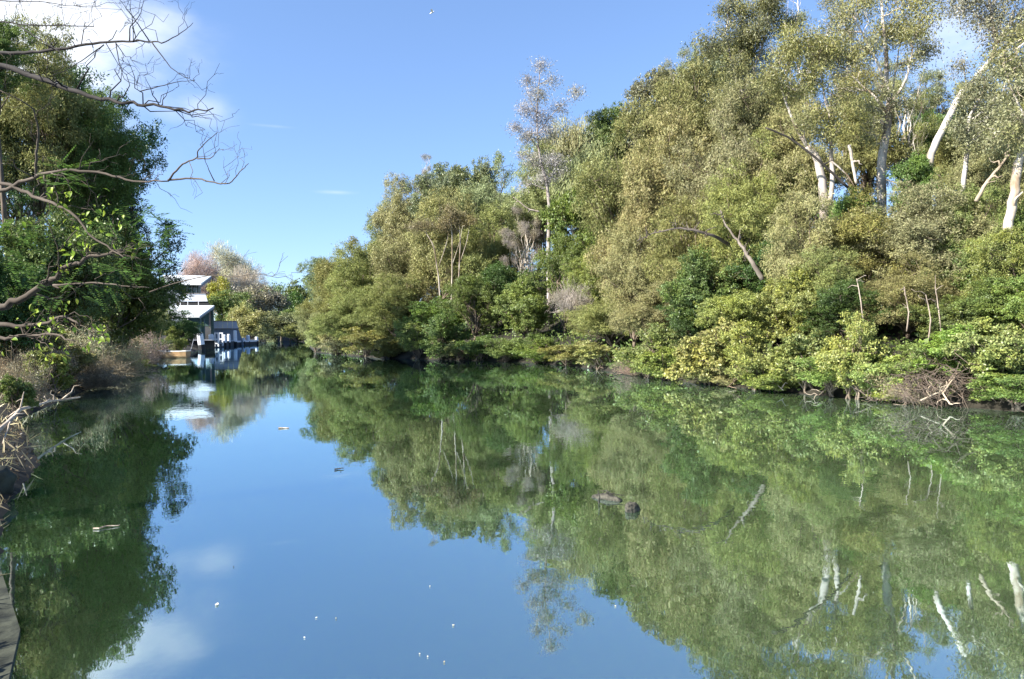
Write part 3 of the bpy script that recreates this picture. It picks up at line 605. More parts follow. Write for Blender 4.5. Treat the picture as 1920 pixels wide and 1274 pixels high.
for i, (px, py, d, lb) in enumerate([(1118, 684, 36, 'thin grey stick leaning into the water below the beige trailing shrub'), (1268, 708, 27, 'dark stick poking out over the water just before the pale log'), (1376, 722, 22.6, 'forked brown stick in the water between pale-leaved shrub and yellow-green shrub'), (1456, 728, 20.6, 'pale broken twig hanging in the water from the bright low shrub'), (1548, 738, 19.2, 'brown stick slanting into black water near mid bank'), (1622, 748, 17.9, 'grey stick dipping beside the lowest yellow shrub'), (905, 668, 48.5, 'pale stick leaning out of the black undercut below the green shrub'), (820, 665, 52, 'grey stick at the waterline below the green leafy shrub')]):
    s = 1 if i % 2 else -1; k = 18 * 20 / d + 8
    limb(lb, 'fallen_branch', [(px - s * k, py - k * .9, d + .5), (px - s * k * .3, py - k * .5, d), (px + s * k * .5, py + 4, d - .5)], .022, .01, ((.3, .26, .21), (.12, .1, .08), (.2, .15, .11), (.45, .4, .34))[i % 4], 6, 140 + i, 'stick', 'sticks and snags along the wooded waterline')
m = MB(); q = np.array([P(1284, 708, 26.0), P(1300, 705, 25.8), P(1318, 706, 25.4), P(1336, 708.5, 25.1)]); m.tube(q, [.05, .09, .10, .09], 9)
tag(m.build('fallen_log', PALEW, smooth=True), 'pale smooth log resting at the waterline in front of the tall yellow shrub', 'log')

# ------------------------------------------------------------------ far end of the creek
GF = 'trees round the far bend of the creek'
far = [
 ('bare', 432, 466, 120, 265, 'pink', 'pale pinkish leafless tree behind the house, tallest at the far bend'),
 ('bare', 380, 478, 80, 240, 'pink', 'pale pinkish leafless tree rising over the upper house roof'),
 ('bare', 470, 505, 90, 250, 'pink', 'pale leafless tree with a spreading top right of the tallest one'),
 ('far', 415, 512, 60, 225, 'lime', 'yellowish tree beside the end of the upper roof'),
 ('far', 428, 535, 90, 200, 'green', 'green tree between the two house roofs and the bend'),
 ('far', 452, 560, 70, 185, 'pale', 'pale green tree behind the grey boundary wall'),
 ('far', 485, 522, 110, 215, 'grey', 'grey-brown bushy tree above the jetty end'),
 ('far', 527, 526, 100, 240, 'blue', 'grey-green tree in the middle of the far bend'),
 ('far', 570, 512, 86, 250, 'green', 'green round-topped tree at the far bend, next to the wooded bank'),
 ('far', 545, 540, 80, 236, 'dark', 'dark green tree below the round-topped one at the far bend'),
 ('far', 562, 572, 90, 205, 'green', 'green tree low over dark water at the far bend'),
 ('far', 468, 570, 90, 178, 'pale', 'pale bush hanging over the water beyond the jetty'),
 ('far', 512, 578, 100, 200, 'blue', 'grey-green bush hanging over black water in the middle of the far bend'),
 ('far', 555, 606, 60, 190, 'beige', 'pale low bush at the waterline beside the corner of the wooded bank'),
 ('far', 585, 560, 60, 215, 'olive', 'olive tree half hidden behind the corner of the wooded bank'),
]
for k, px, top, wp, d, c, lb in far: T(k, px, top, wp, d, c, lb, 'tree', GF, bark=(.4, .33, .27) if k == 'bare' else None)

# ------------------------------------------------------------------ western bank: trees and brush
GL = 'trees on the house side of the creek'
left = [
 ('dark', 165, 95, 250, 44, 'ever', 'tall dark evergreen tree, the largest on the house side'),
 ('dark', 262, 190, 150, 42, 'ever', 'dark evergreen crown jutting toward the creek below the tallest one'),
 ('dark', 306, 335, 130, 43, 'teal', 'dark blue-green lobe of foliage hanging furthest over the creek'),
 ('olive', 95, 60, 190, 34, 'olive', 'olive fine-leaved tree in front of the tall evergreen, under the bare branches'),
 ('bushy', 30, 30, 120, 30, 'green', 'green tree at the top corner behind the bare branches'),
 ('dark', 30, 230, 160, 33, 'ever', 'shaded evergreen at the picture edge under the bare branches'),
 ('olive', 180, 170, 150, 37, 'green', 'dull olive tree screening the middle of the tall evergreen'),
 ('bushy', 110, 360, 190, 30, 'green', 'green leafy tree behind the sunlit yellow-green leaves'),
 ('bushy', 215, 440, 150, 38, 'green', 'green layered tree above the boathouse roof end'),
 ('dark', 130, 450, 200, 33, 'ever', 'shaded low tree behind the knotted lower branch'),
 ('dark', 244, 505, 90, 52, 'ever', 'shaded tree beside the boathouse roof end'),
 ('olive', 250, 545, 110, 56, 'beige', 'beige bush in front of the boathouse roof end'),
 ('bushy', 290, 560, 110, 72, 'dark', 'dark bushy tree just behind the tan dinghy'),
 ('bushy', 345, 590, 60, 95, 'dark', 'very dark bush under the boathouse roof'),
 ('bushy', 20, 470, 150, 24, 'dark', 'dark bushy tree at the picture edge behind the knotted branch'),
]
for k, px, top, wp, d, c, lb in left: T(k, px, top, wp, d, c, lb, 'tree', GL)
T('shrub', 330, 618, 44, 70, 'bright', 'bright light-green bush directly above the tan dinghy', 'shrub')
T('shrub', 280, 630, 70, 66, 'green', 'green bush left of the bright one above the dinghy', 'shrub')
T('shrub', 92, 650, 110, 22.5, 'bright', 'leafy light-green shrub on the mud among the dry brush', 'shrub')
T('shrub', 262, 672, 60, 42, 'green', 'small green shrub where the brush meets the dinghy water', 'shrub')
T('shrub', 118, 632, 120, 26, 'olive', 'olive leafy shrub behind the light-green shrub on the mud', 'shrub')
T('shrub', 215, 655, 90, 36, 'olive', 'small olive shrub between the sunlit dry brush and the water', 'shrub')
T('shrub', 20, 700, 70, 14, 'green', 'grassy green shrub at the picture edge above the fallen branch', 'shrub')
dr = [(60, 622, 130, 24, 'straw', 'straw-green dry brush at the picture edge below the knotted branch'), (140, 600, 170, 28, 'straw', 'straw-coloured dry brush in the sun below the shaded low tree'), (205, 622, 130, 33, 'straw', 'sunlit dry brush in the middle of the mud bank'),
      (175, 660, 120, 27, 'brown', 'purplish-brown twig brush overhanging the mud edge'), (232, 640, 90, 39, 'straw', 'grey-brown feathery brush nearest the dinghy'), (258, 612, 90, 48, 'grey', 'dull grey brush behind the feathery one'), (30, 655, 120, 19, 'brown', 'dark brown brush at the picture edge above the mud')]
for px, top, wp, d, c, lb in dr: T('dry', px, top, wp, d, c, lb, 'dry brush', 'dry brush along the mud bank', bark=(.3, .25, .17) if c != 'straw' else (.42, .36, .23))

# undergrowth carpets (nobody could count the leaves)
def carpet(name, label, n, box, side, col, L, W, dmax, hmax, mat, seed):
    r = np.random.default_rng(seed); x = r.uniform(box[0], box[1], n); y = r.uniform(box[2], box[3], n); d = sdist(x, y)
    side_ok = (x > -22 - 0.0 * y + (y < 60) * 16) if side > 0 else (x < -1.5 - .33 * y)
    k = (d > .05) & (d < dmax) & side_ok; x, y = x[k], y[k]; z = np.maximum(zg(x, y), 0) + np.abs(r.normal(size=len(x))) * hmax * (.5 + .5 * np.sin(x * 1.7) * np.sin(y * 1.3 + 2))
    p = np.stack([x, y, z], 1); m = MB(); a = unit(rnd3(len(x), r) * .7 + np.array([0, 0, .6])); s = r.uniform(.6, 1.4, len(x))
    m.leaves(p, a, unit(rnd3(len(x), r)), L * s, W * s)
    tag(m.build(name, mat, color=C[col]), label, 'undergrowth', kind='stuff')
carpet('undergrowth', 'leafy green ground cover between the trunks of the wooded bank', 130000, (-25, 34, 10, 90), 1, 'green', .2, .1, 16, .5, FOL, 3)
edge = [('olive', 1985, 60, 170, 27, 'olive', 'olive tree cut off by the picture edge beside the leaning gum crown'), ('bushy', 1975, 330, 150, 20, 'green', 'green tree cut off by the picture edge behind the cream trunk'), ('bushy', 1975, 470, 140, 17, 'bright', 'bright tree cut off by the picture edge above the low spreading shrub'), ('olive', 2060, 250, 220, 22, 'beige', 'beige tree beyond the picture edge, its twigs just reaching in'), ('bushy', 2080, 520, 170, 15.5, 'green', 'green bush beyond the picture edge behind the small dark waterside shrub'), ('olive', 2200, 150, 260, 22, 'olive', 'tall olive tree outside the picture next to the beige one')]
for k, px, top, wp, d, cc, lb in edge: T(k, px, top, wp, d, cc, lb, 'tree', GB)
carpet('leaf_litter', 'fallen leaves and twigs littering the mud at the near picture edge', 9000, (-12, -3, 3, 16), -1, 'litter', .07, .025, 4, .015, DRY, 9)
carpet('dry_grass', 'dry grass and leaf litter on the house-side bank', 60000, (-45, -2.5, 3, 70), -1, 'straw', .28, .02, 9, .18, DRY, 4)
# ------------------------------------------------------------------ bare and leafy branches of the near trees
def near_tree(name, label, trunk, lines, bark, seed, twig_n=5, twig_len=.5, leaves=None):
    """lines: [(r0, r1, depth0, depth1, [(px, py), ...])] main branches, each grows random twigs"""
    r = np.random.default_rng(seed); base = np.array(trunk[0], float); root = empty(name, base, label, 'tree'); t = MB()
    q = np.array(trunk, float); s = np.linspace(0, len(q) - 1, 14); qq = np.stack([np.interp(s, np.arange(len(q)), q[:, z]) for z in range(3)], 1); t.tube(qq, np.linspace(.10, .045, 14), 10)
    t.build('trunk', BARK, root, base, True, bark); tips = []
    for r0, r1, d0, d1, pts in lines:
        b = MB(); tb = MB(); n0 = len(pts); ds = np.linspace(d0, d1, n0); q = np.array([P(x, y, d) for (x, y), d in zip(pts, ds)])
        if pts[0][0] <= 0:                                   # runs out of frame: carry it on to the trunk
            k = np.argmin(np.linalg.norm(qq - q[0], axis=1)); q = np.vstack([qq[k], q])
        n = max(6, 4 * len(q)); s = np.linspace(0, len(q) - 1, n); c = np.stack([np.interp(s, np.arange(len(q)), q[:, z]) for z in range(3)], 1)
        for z in range(3): c[1:-1, z] = np.convolve(c[:, z], [.25, .5, .25], 'valid')
        c[1:-1] += r.normal(size=(n - 2, 3)) * r0 * .25
        b.tube(c, np.linspace(r0, r1, n), 7); tips.append(c[-1])
        L = np.linalg.norm(c[-1] - c[0]); nt = int(twig_n * min(3, max(.4, L)))
        dirn = unit(c[-1] - c[0])
        tb = tb if nt > 5 else b
        for _ in range(nt):
            k = r.integers(n // 3, n); ln = twig_len * r.uniform(.35, 1.1)
            u = unit(dirn * r.uniform(.2, 1.) + r.normal(size=3) * .6 + np.array([0, 0, .35])); e = c[k] + u * ln
            tw = curve(c[k], e, r.uniform(-.08, .1), .06, 6, r); rr = max(.0022, (r0 + (r1 - r0) * k / n) * .45); tb.tube(tw, np.linspace(rr, .0013, 6), 5); tips.append(e)
            for _ in range(r.integers(1, 4)):
                k2 = r.integers(2, 6); e2 = tw[k2] + unit(u + r.normal(size=3) * .7) * ln * r.uniform(.2, .55)
                tb.tube(curve(tw[k2], e2, .05, .08, 5, r), np.linspace(rr * .5, .001, 5), 4); tips.append(e2)
        bo = b.build('branch', BARK, root, base, True, bark)
        if tb is not b and tb.n > 0: tb.build('twig_spray', BARK, bo, base, True, bark)
    return root, base, tips
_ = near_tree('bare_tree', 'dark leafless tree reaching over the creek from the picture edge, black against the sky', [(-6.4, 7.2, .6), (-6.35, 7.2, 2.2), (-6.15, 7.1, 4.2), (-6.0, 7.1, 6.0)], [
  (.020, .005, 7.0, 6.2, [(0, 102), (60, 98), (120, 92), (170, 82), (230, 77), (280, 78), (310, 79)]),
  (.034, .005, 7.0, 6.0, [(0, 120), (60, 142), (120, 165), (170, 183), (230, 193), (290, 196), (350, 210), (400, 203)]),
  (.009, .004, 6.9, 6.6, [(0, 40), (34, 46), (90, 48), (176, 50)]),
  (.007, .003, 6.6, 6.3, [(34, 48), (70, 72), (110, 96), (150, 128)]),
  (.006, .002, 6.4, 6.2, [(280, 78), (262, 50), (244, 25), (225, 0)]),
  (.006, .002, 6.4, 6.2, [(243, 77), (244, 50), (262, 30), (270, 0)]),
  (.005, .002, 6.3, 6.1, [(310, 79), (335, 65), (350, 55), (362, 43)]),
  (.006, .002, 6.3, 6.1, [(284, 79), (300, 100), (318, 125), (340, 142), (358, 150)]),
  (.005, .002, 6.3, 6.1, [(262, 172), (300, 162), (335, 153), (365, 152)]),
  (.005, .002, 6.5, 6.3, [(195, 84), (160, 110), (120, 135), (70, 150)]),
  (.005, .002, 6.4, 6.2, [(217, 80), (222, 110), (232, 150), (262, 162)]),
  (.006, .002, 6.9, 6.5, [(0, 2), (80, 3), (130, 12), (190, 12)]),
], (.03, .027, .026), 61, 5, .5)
kr, kb, ktips = near_tree('leafy_tree', 'crooked brown-barked tree leaning in from the picture edge with big yellow-green leaves', [(-6.7, 7.0, .7), (-6.55, 7.0, 1.6), (-6.2, 7.0, 2.6), (-5.9, 7.0, 3.6)], [
  (.042, .012, 6.9, 6.5, [(0, 581), (40, 562), (85, 535), (120, 505), (165, 484), (232, 470)]),
  (.022, .005, 6.9, 6.2, [(0, 340), (50, 362), (95, 380), (140, 400), (165, 440), (205, 465), (240, 488)]),
  (.024, .006, 6.9, 6.2, [(0, 362), (40, 342), (75, 326), (130, 318), (200, 326), (260, 342), (315, 340)]),
  (.009, .003, 6.2, 5.9, [(315, 340), (340, 308), (370, 297), (372, 280), (406, 250)]),
  (.009, .003, 6.2, 5.9, [(315, 338), (368, 334), (402, 343), (430, 346), (448, 325), (466, 307)]),
  (.006, .002, 6.0, 5.9, [(370, 298), (395, 298), (412, 278)]),
  (.005, .002, 6.0, 5.9, [(402, 340), (392, 320), (384, 300)]),
  (.014, .004, 6.9, 6.5, [(68, 330), (70, 280), (72, 240), (62, 200), (0, 170)]),
  (.030, .008, 6.9, 6.6, [(0, 610), (40, 612), (90, 606), (120, 590), (150, 610)]),
  (.024, .006, 6.9, 6.5, [(0, 638), (40, 630), (100, 626), (140, 640)]),
  (.011, .003, 6.5, 6.0, [(100, 535), (170, 530), (230, 536), (280, 540)]),
  (.006, .003, 6.6, 6.5, [(110, 510), (110, 470), (95, 430), (85, 408)]),
  (.006, .003, 6.6, 6.4, [(112, 470), (135, 440), (145, 430)]),
  (.006, .002, 6.2, 5.8, [(280, 548), (330, 530), (400, 515), (440, 520), (480, 513), (520, 521)]),
], (.10, .084, .068), 62, 5, .42)
def near_leaves():
    """broad leaves on the leafy tree, each a pointed oval with a fold along the midrib"""
    r = np.random.default_rng(63); m = MB(); V = []; Fq = []; n = 0
    t = np.array([0, .18, .42, .7, 1.0]); wdt = np.array([0.02, .75, 1., .68, .02])
    spots = [(60, 400, 60, 30), (130, 395, 40, 40), (100, 440, 60, 30), (160, 415, 30, 30), (240, 440, 22, 22), (255, 490, 60, 20), (280, 470, 40, 20), (120, 500, 60, 30), (30, 460, 40, 50), (240, 520, 50, 14), (180, 365, 50, 25), (215, 345, 30, 20), (40, 520, 50, 40), (270, 450, 20, 20), (300, 430, 30, 40)]
    tp = [q for q in ktips if -5.6 < q[0] < -3.55 and q[2] < 3.45]
    for q in tp:
        for _ in range(r.integers(0, 4)):
            L = r.uniform(.035, .085); a = unit(r.normal(size=3) * .6 + np.array([.3, 0, -.7])); p = q + r.normal(size=3) * .035 + a * L * .5; nn = unit(r.normal(size=3) * .6 + np.array([-.2, -.5, .6]))
            b = unit(np.cross(nn, a)); nn = np.cross(a, b); W = L * r.uniform(.2, .32)
            pts = []
            for k in range(5):
                c = p + a * L * (t[k] - .5) - nn * .12 * L * (t[k] - .4) ** 2 * 3
                pts += [c - b * W * wdt[k] + nn * W * wdt[k] * .3, c, c + b * W * wdt[k] + nn * W * wdt[k] * .3]
            V += pts; Fq += [[n + 3 * k + q, n + 3 * k + q + 1, n + 3 * k + q + 4, n + 3 * k + q + 3] for k in range(4) for q in (0, 1)]; n += 15
    m.quads(V, Fq); m.build('leaves', FOL, kr, kb, True, (.22, .30, .04))
    # feathery compound leaves
    m2 = MB(); pp = []; aa = []; nv = []
    for sx, sy, wx, wy in [(40, 430, 60, 40), (290, 440, 40, 30), (235, 500, 60, 20), (150, 540, 90, 25), (60, 490, 60, 40), (230, 400, 50, 25), (110, 330, 60, 20)]:
        for _ in range(20):
            p = P(sx + r.normal() * wx * .6, sy + r.normal() * wy * .6, r.uniform(6, 7.3)); a = unit(r.normal(size=3) * .6 + np.array([.4, 0, -.35])); b = unit(np.cross(a, np.array([0, 0, 1.]))); L = r.uniform(.12, .28)
            for k in range(12):
                for sd in (-1, 1): pp.append(p + a * L * k / 12 + b * sd * .022); aa.append(b * sd + a * .3); nv.append(np.array([0, 0, 1.]) + r.normal(size=3) * .25)
    pp, aa, nv = np.array(pp), unit(np.array(aa)), unit(np.array(nv)); m2.leaves(pp, aa, nv, np.full(len(pp), .045), np.full(len(pp), .016))
    m2.build('fronds', FOL, kr, kb, False, (.10, .17, .04))
near_leaves()
limb('long pale fallen branch forked over the mud edge below the dry brush', 'fallen_branch', [(-12, 815, 11.5), (18, 790, 12.5), (38, 768, 13.2), (62, 762, 14.5), (95, 752, 16), (150, 745, 18)], .045, .018, (.9, .85, .78), 5, 71, 'branch', mat=PALEW)
limb('short pale stick hanging from the fallen branch to the water', 'fallen_branch', [(19, 792, 12.3), (12, 812, 11.8), (5, 832, 11.4)], .016, .01, (.9, .85, .78), 0, 72, 'stick', mat=PALEW)
limb('upright pale stick leaning on the fallen branch', 'fallen_branch', [(38, 766, 13.1), (42, 748, 13.1), (45, 735, 13.1)], .016, .008, (.85, .8, .72), 1, 73, 'stick', mat=PALEW)

# ------------------------------------------------------------------ near stone edge at the picture corner
def rock(name, label, c, s, seed, mat=STONE, rz=0.):
    import bmesh
    bm = bmesh.new(); bmesh.ops.create_icosphere(bm, subdivisions=5, radius=1); r = np.random.default_rng(seed); K = r.normal(size=(6, 3)) * 2.2; ph = r.uniform(0, 6, 6)
    co = np.array([v.co[:] for v in bm.verts]); f = 1 + .10 * np.sin(co @ K.T + ph).sum(1) / 1.5 + .03 * np.sin(co @ (K * 4).T + ph).sum(1)
    co = np.sign(co) * np.abs(co) ** .8 * f[:, None] * np.array(s)
    for v, q in zip(bm.verts, co): v.co = q
    me = bpy.data.meshes.new(name); bm.to_mesh(me); bm.free(); me.materials.append(mat)
    me.polygons.foreach_set('use_smooth', np.full(len(me.polygons), True))
    o = bpy.data.objects.new(name, me); COL.objects.link(o); o.location = c; o.rotation_euler = (0, 0, rz)
    return tag(o, label, 'rock')
g1 = G(-8, 935); rock('boulder', 'grey flaked boulder at the picture edge beside the water', (g1[0] - .25, g1[1], .1), (.4, .45, .26), 81)
g1 = G(-30, 880); rock('boulder', 'smaller boulder behind the grey flaked one at the picture edge', (g1[0] - .3, g1[1], .1), (.4, .5, .24), 82)
m = MB(); a0, a1 = G(38, 1188), G(-6, 1050); e = a1 - a0; nrm = np.array([-e[1], e[0], 0]) / np.linalg.norm(e[:2]); a2 = G(6, 1330)
fr = [a0, a1, a1 + nrm * 1.6, a2 + nrm * 1.6, a2]
m.prism([p + np.array([0, 0, .03]) for p in fr][::-1], [p + np.array([0, 0, -.9]) for p in fr][::-1])
tag(m.build('stone_ledge', STONE), 'dark wet stone ledge poking into the water at the lower picture corner', 'ledge')

# ------------------------------------------------------------------ house, boathouse, jetty
def slab(mb, pts, th):
    """plate from four world corners, given thickness downward"""
    t = [np.array(p) for p in pts]; mb.prism(t, [p - np.array([0, 0, th]) for p in t])
def wallpoly(mb, pts, d, th):
    f = [P(x, y, d) for x, y in pts]; mb.prism(f, [p + np.array([-.48 * th, th, 0]) for p in f])
# boathouse
o0 = P(340, 640, 108); o0[2] = 0
bh = empty('boathouse', o0, 'open boathouse with a white sloping roof on dark green posts over black water', 'boathouse')
def bpart(name, mat, fn, par=None, org=None):
    m = MB(); fn(m); return m.build(name, mat, par, org if org is not None else (0, 0, 0))
br = bpart('roof', ROOFM, lambda m: slab(m, [P(285, 593.5, 104), P(374, 593, 104), P(402, 573, 119), P(300, 573, 119)], .22), bh, o0)
bpart('eave', GREENP, lambda m: slab(m, [P(285, 595.8, 104.2), P(373, 595.4, 104.2), P(374, 595.2, 104.6), P(285, 595.6, 104.6)], .22), br, o0)
bpart('gable_edge', FASC, lambda m: slab(m, [P(373.2, 595.2, 104.7), P(374.6, 594.8, 104.7), P(402, 575.4, 118.9), P(400, 575.4, 118.9)], .3), br, o0)
for px, d in ((375, 105.2), (381.5, 107), (399, 117.5), (318, 105.2)):
    def post(m, px=px, d=d):
        b = P(px, 640, d); top = P(px, 596 if d < 110 else 580, d)[2] - .12; m.box((b[0], b[1], (top - .3) / 2), (.2, .2, (top + .3) / 2))
    bpart('post', GREENP, post, bh, o0)
bpart('deck', DECKM, lambda m: slab(m, [P(352, 637.2, 105.5), P(404, 637, 106.5), P(404, 637, 119), P(352, 637.2, 119)], .14), bh, o0)
bpart('deck_skirt', BLACKP, lambda m: m.prism([P(353, 638.8, 106.2), P(403, 638.6, 107), P(403, 660, 107), P(353, 660, 106.2)], [P(353, 638.8, 118), P(403, 638.6, 118), P(403, 660, 118), P(353, 660, 118)]), bh, o0)
bpart('back_wall', FASC, lambda m: wallpoly(m, [(392, 579), (401, 577.5), (401, 613), (392, 613)], 119.4, .3), bh, o0)
# terrace wall with balustrade
o1 = P(425, 640, 150); o1[2] = 0
tw = empty('terrace_wall', o1, 'battered blue-grey board wall beside the boathouse topped by a pale panel balustrade', 'wall')
bpart('wall', GREYW, lambda m: wallpoly(m, [(400, 617.2), (447, 617.2), (459, 650), (400, 650)], 150, 9), tw, o1)
bpart('coping', FASC, lambda m: wallpoly(m, [(398, 616), (448.4, 616), (448.8, 617.4), (398, 617.4)], 149.8, 9.4), tw, o1)
for i, (x0, x1) in enumerate(((400, 408.6), (409, 417.6), (418, 426.6), (427, 435.6), (436, 443.5))):
    bpart('balustrade_panel', PANEL, lambda m: wallpoly(m, [(x0, 603), (x1, 603), (x1 + (3.5 if i == 4 else 0), 616), (x0, 616)], 150, .14), tw, o1)
bpart('handrail', FASC, lambda m: wallpoly(m, [(399, 601.8), (444.2, 601.8), (444.6, 603), (399, 603)], 149.9, .4), tw, o1)
# upper house
o2 = P(350, 640, 138); o2[2] = zb(o2[0], o2[1])
hs = empty('house', o2, 'upper house with an upswept white roof, glass band and pale balcony panels', 'house')
hr = bpart('roof', ROOFM, lambda m: slab(m, [P(300, 531, 134), P(377, 531.5, 134), P(396, 517.5, 143), P(306, 516, 143)], .35), hs, o2)
bpart('roof_edge', FASC, lambda m: slab(m, [P(372, 533.8, 134.3), P(377.6, 533.6, 134.3), P(397, 519, 143.2), P(391, 519.6, 143.2)], .55), hr, o2)
bpart('wall', GREYW, lambda m: wallpoly(m, [(296, 530), (350, 530), (350, 606), (296, 606)], 138, 8), hs, o2)
for x0, x1 in ((351, 359.6), (360.4, 368.6), (369.4, 376)):
    bpart('window', GLASSM, lambda m: wallpoly(m, [(x0, 534), (x1, 534), (x1, 552), (x0, 552)], 138.4, .1), hs, o2)
bpart('window_frame', WHITE, lambda m: [wallpoly(m, [(x - .4, 533), (x + .4, 533), (x + .4, 552), (x - .4, 552)], 138.2, .35) for x in (350.4, 360, 369, 376.5)], hs, o2)
bpart('balcony_panel', PANEL, lambda m: wallpoly(m, [(345, 551.5), (385, 551.5), (389.5, 565.5), (343, 565.5)], 135, .15), hs, o2)
bpart('balcony_rail', FASC, lambda m: wallpoly(m, [(344, 550), (385.4, 550), (385.6, 551.3), (344, 551.3)], 134.9, .3), hs, o2)
bpart('balcony_floor', BLACKP, lambda m: wallpoly(m, [(330, 566), (391, 566), (393, 573), (330, 573)], 135.2, 5), hs, o2)
bpart('lower_wall', GREENP, lambda m: wallpoly(m, [(330, 573.4), (393, 573.4), (393, 612), (330, 612)], 139, 4), hs, o2)
for px in (338, 352, 372): bpart('post', WHITE, lambda m: wallpoly(m, [(px - .5, 566), (px + .5, 566), (px + .5, 600), (px - .5, 600)], 134.6, .2), hs, o2)
# mooring piles
GP = 'white mooring piles along the jetty'
pl = [(377.5, 624, 104, .38, 'white pile nearest the dinghy, leaning and tallest'), (396.5, 627, 113, .34, 'white pile second from the dinghy, before the boathouse corner'), (421.5, 628, 132, .26, 'white pile in the middle of the row, before the grey wall'), (429.5, 627, 138, .26, 'white pointed pile just right of the middle one'), (441.5, 620, 146, .3, 'tall white pile at the corner of the low jetty rail'), (457, 634, 152, .26, 'short white stub on the low jetty rail'), (465.5, 629, 156, .34, 'thick white pile near the jetty end'), (481.5, 632, 162, .3, 'last white pile at the jetty end')]
for i, (px, ty, d, w_, lb) in enumerate(pl):
    b = P(px, 640, d); zt = P(px, ty, d)[2]; rt = empty('mooring_pile', (b[0], b[1], 0), lb, 'pile', GP); lean = .35 if i == 0 else .08
    m = MB(); m.tube([(b[0], b[1], .75), (b[0] - lean * .6, b[1], zt - .1), (b[0] - lean * .65, b[1], zt + .02)], [w_ * 1.25, w_ * 1.2, w_ * .7], 10); m.build('painted_top', WHITE, rt, (b[0], b[1], 0), False)
    m = MB(); m.tube([(b[0] + lean * .4, b[1], -1), (b[0], b[1], .76)], [w_ * 1.22, w_ * 1.2], 10); m.build('tarred_foot', BLACKP, rt, (b[0], b[1], 0))
for px, d, lb in ((406, 121, 'white jetty ladder frame next to the boathouse corner'), (414, 126, 'white jetty ladder frame between the first frame and the middle pile')):
    b = P(px, 640, d); z1 = P(px, 626, d)[2]; rt = empty('jetty_ladder', (b[0], b[1], 0), lb, 'ladder', 'white ladder frames on the jetty')
    for s in (-1, 1):
        m = MB(); m.box((b[0] + s * .33, b[1], z1 / 2 + .2), (.11, .1, z1 / 2)); m.build('upright', WHITE, rt, (b[0], b[1], 0))
    for z in (z1 + .1, z1 * .6, z1 * .3):
        m = MB(); m.box((b[0], b[1], z), (.215, .08, .09)); m.build('rung', WHITE, rt, (b[0], b[1], 0))
b0, b1 = P(441, 640, 146), P(482, 640, 162)
jt = empty('jetty', (b0[0], b0[1], 0), 'low white-edged jetty running out past the grey wall', 'jetty'); org = (b0[0], b0[1], 0)
def jl(z0, z1, off, th):
    a = np.array([b0[0], b0[1] + off, 0]); c = np.array([b1[0], b1[1] + off, 0]); u = unit(c - a); n_ = np.array([-u[1], u[0], 0]) * th; a2, c2 = a - u * .2, c + u * .3
    return [(a2 + np.array([0, 0, z])) for z in (z0,)] , a2, c2, n_
def jbar(m, z0, z1, off, th):
    _, a, c, n_ = jl(z0, z1, off, th); up = lambda p, z: p + np.array([0, 0, z])
    m.prism([up(a, z0), up(c, z0), up(c, z1), up(a, z1)], [up(a + n_, z0), up(c + n_, z0), up(c + n_, z1), up(a + n_, z1)])
bpart('edge_beam', WHITE, lambda m: jbar(m, .62, 1.0, .5, .3), jt, org)
bpart('decking', DECKM, lambda m: jbar(m, .9, 1.02, .82, 3.0), jt, org)
bpart('pier', BLACKP, lambda m: jbar(m, -.8, .6, .9, 2.6), jt, org)
o3 = P(405, 640, 122); o3[2] = 0
wf = empty('wharf', o3, 'black timber wharf face behind the white piles', 'wharf')
bpart('wharf_face', BLACKP, lambda m: m.prism([P(404, 640.2, 121), P(441, 640.2, 147), P(441, 652, 147), P(404, 660, 121)], [P(404, 640.2, 127), P(441, 640.2, 152), P(441, 652, 152), P(404, 660, 127)]), wf, o3)
bpart('wharf_edge', DECKM, lambda m: slab(m, [P(404, 639.3, 120.8), P(441, 639.3, 146.8), P(441, 639.3, 152), P(404, 639.3, 127)], .12), wf, o3)

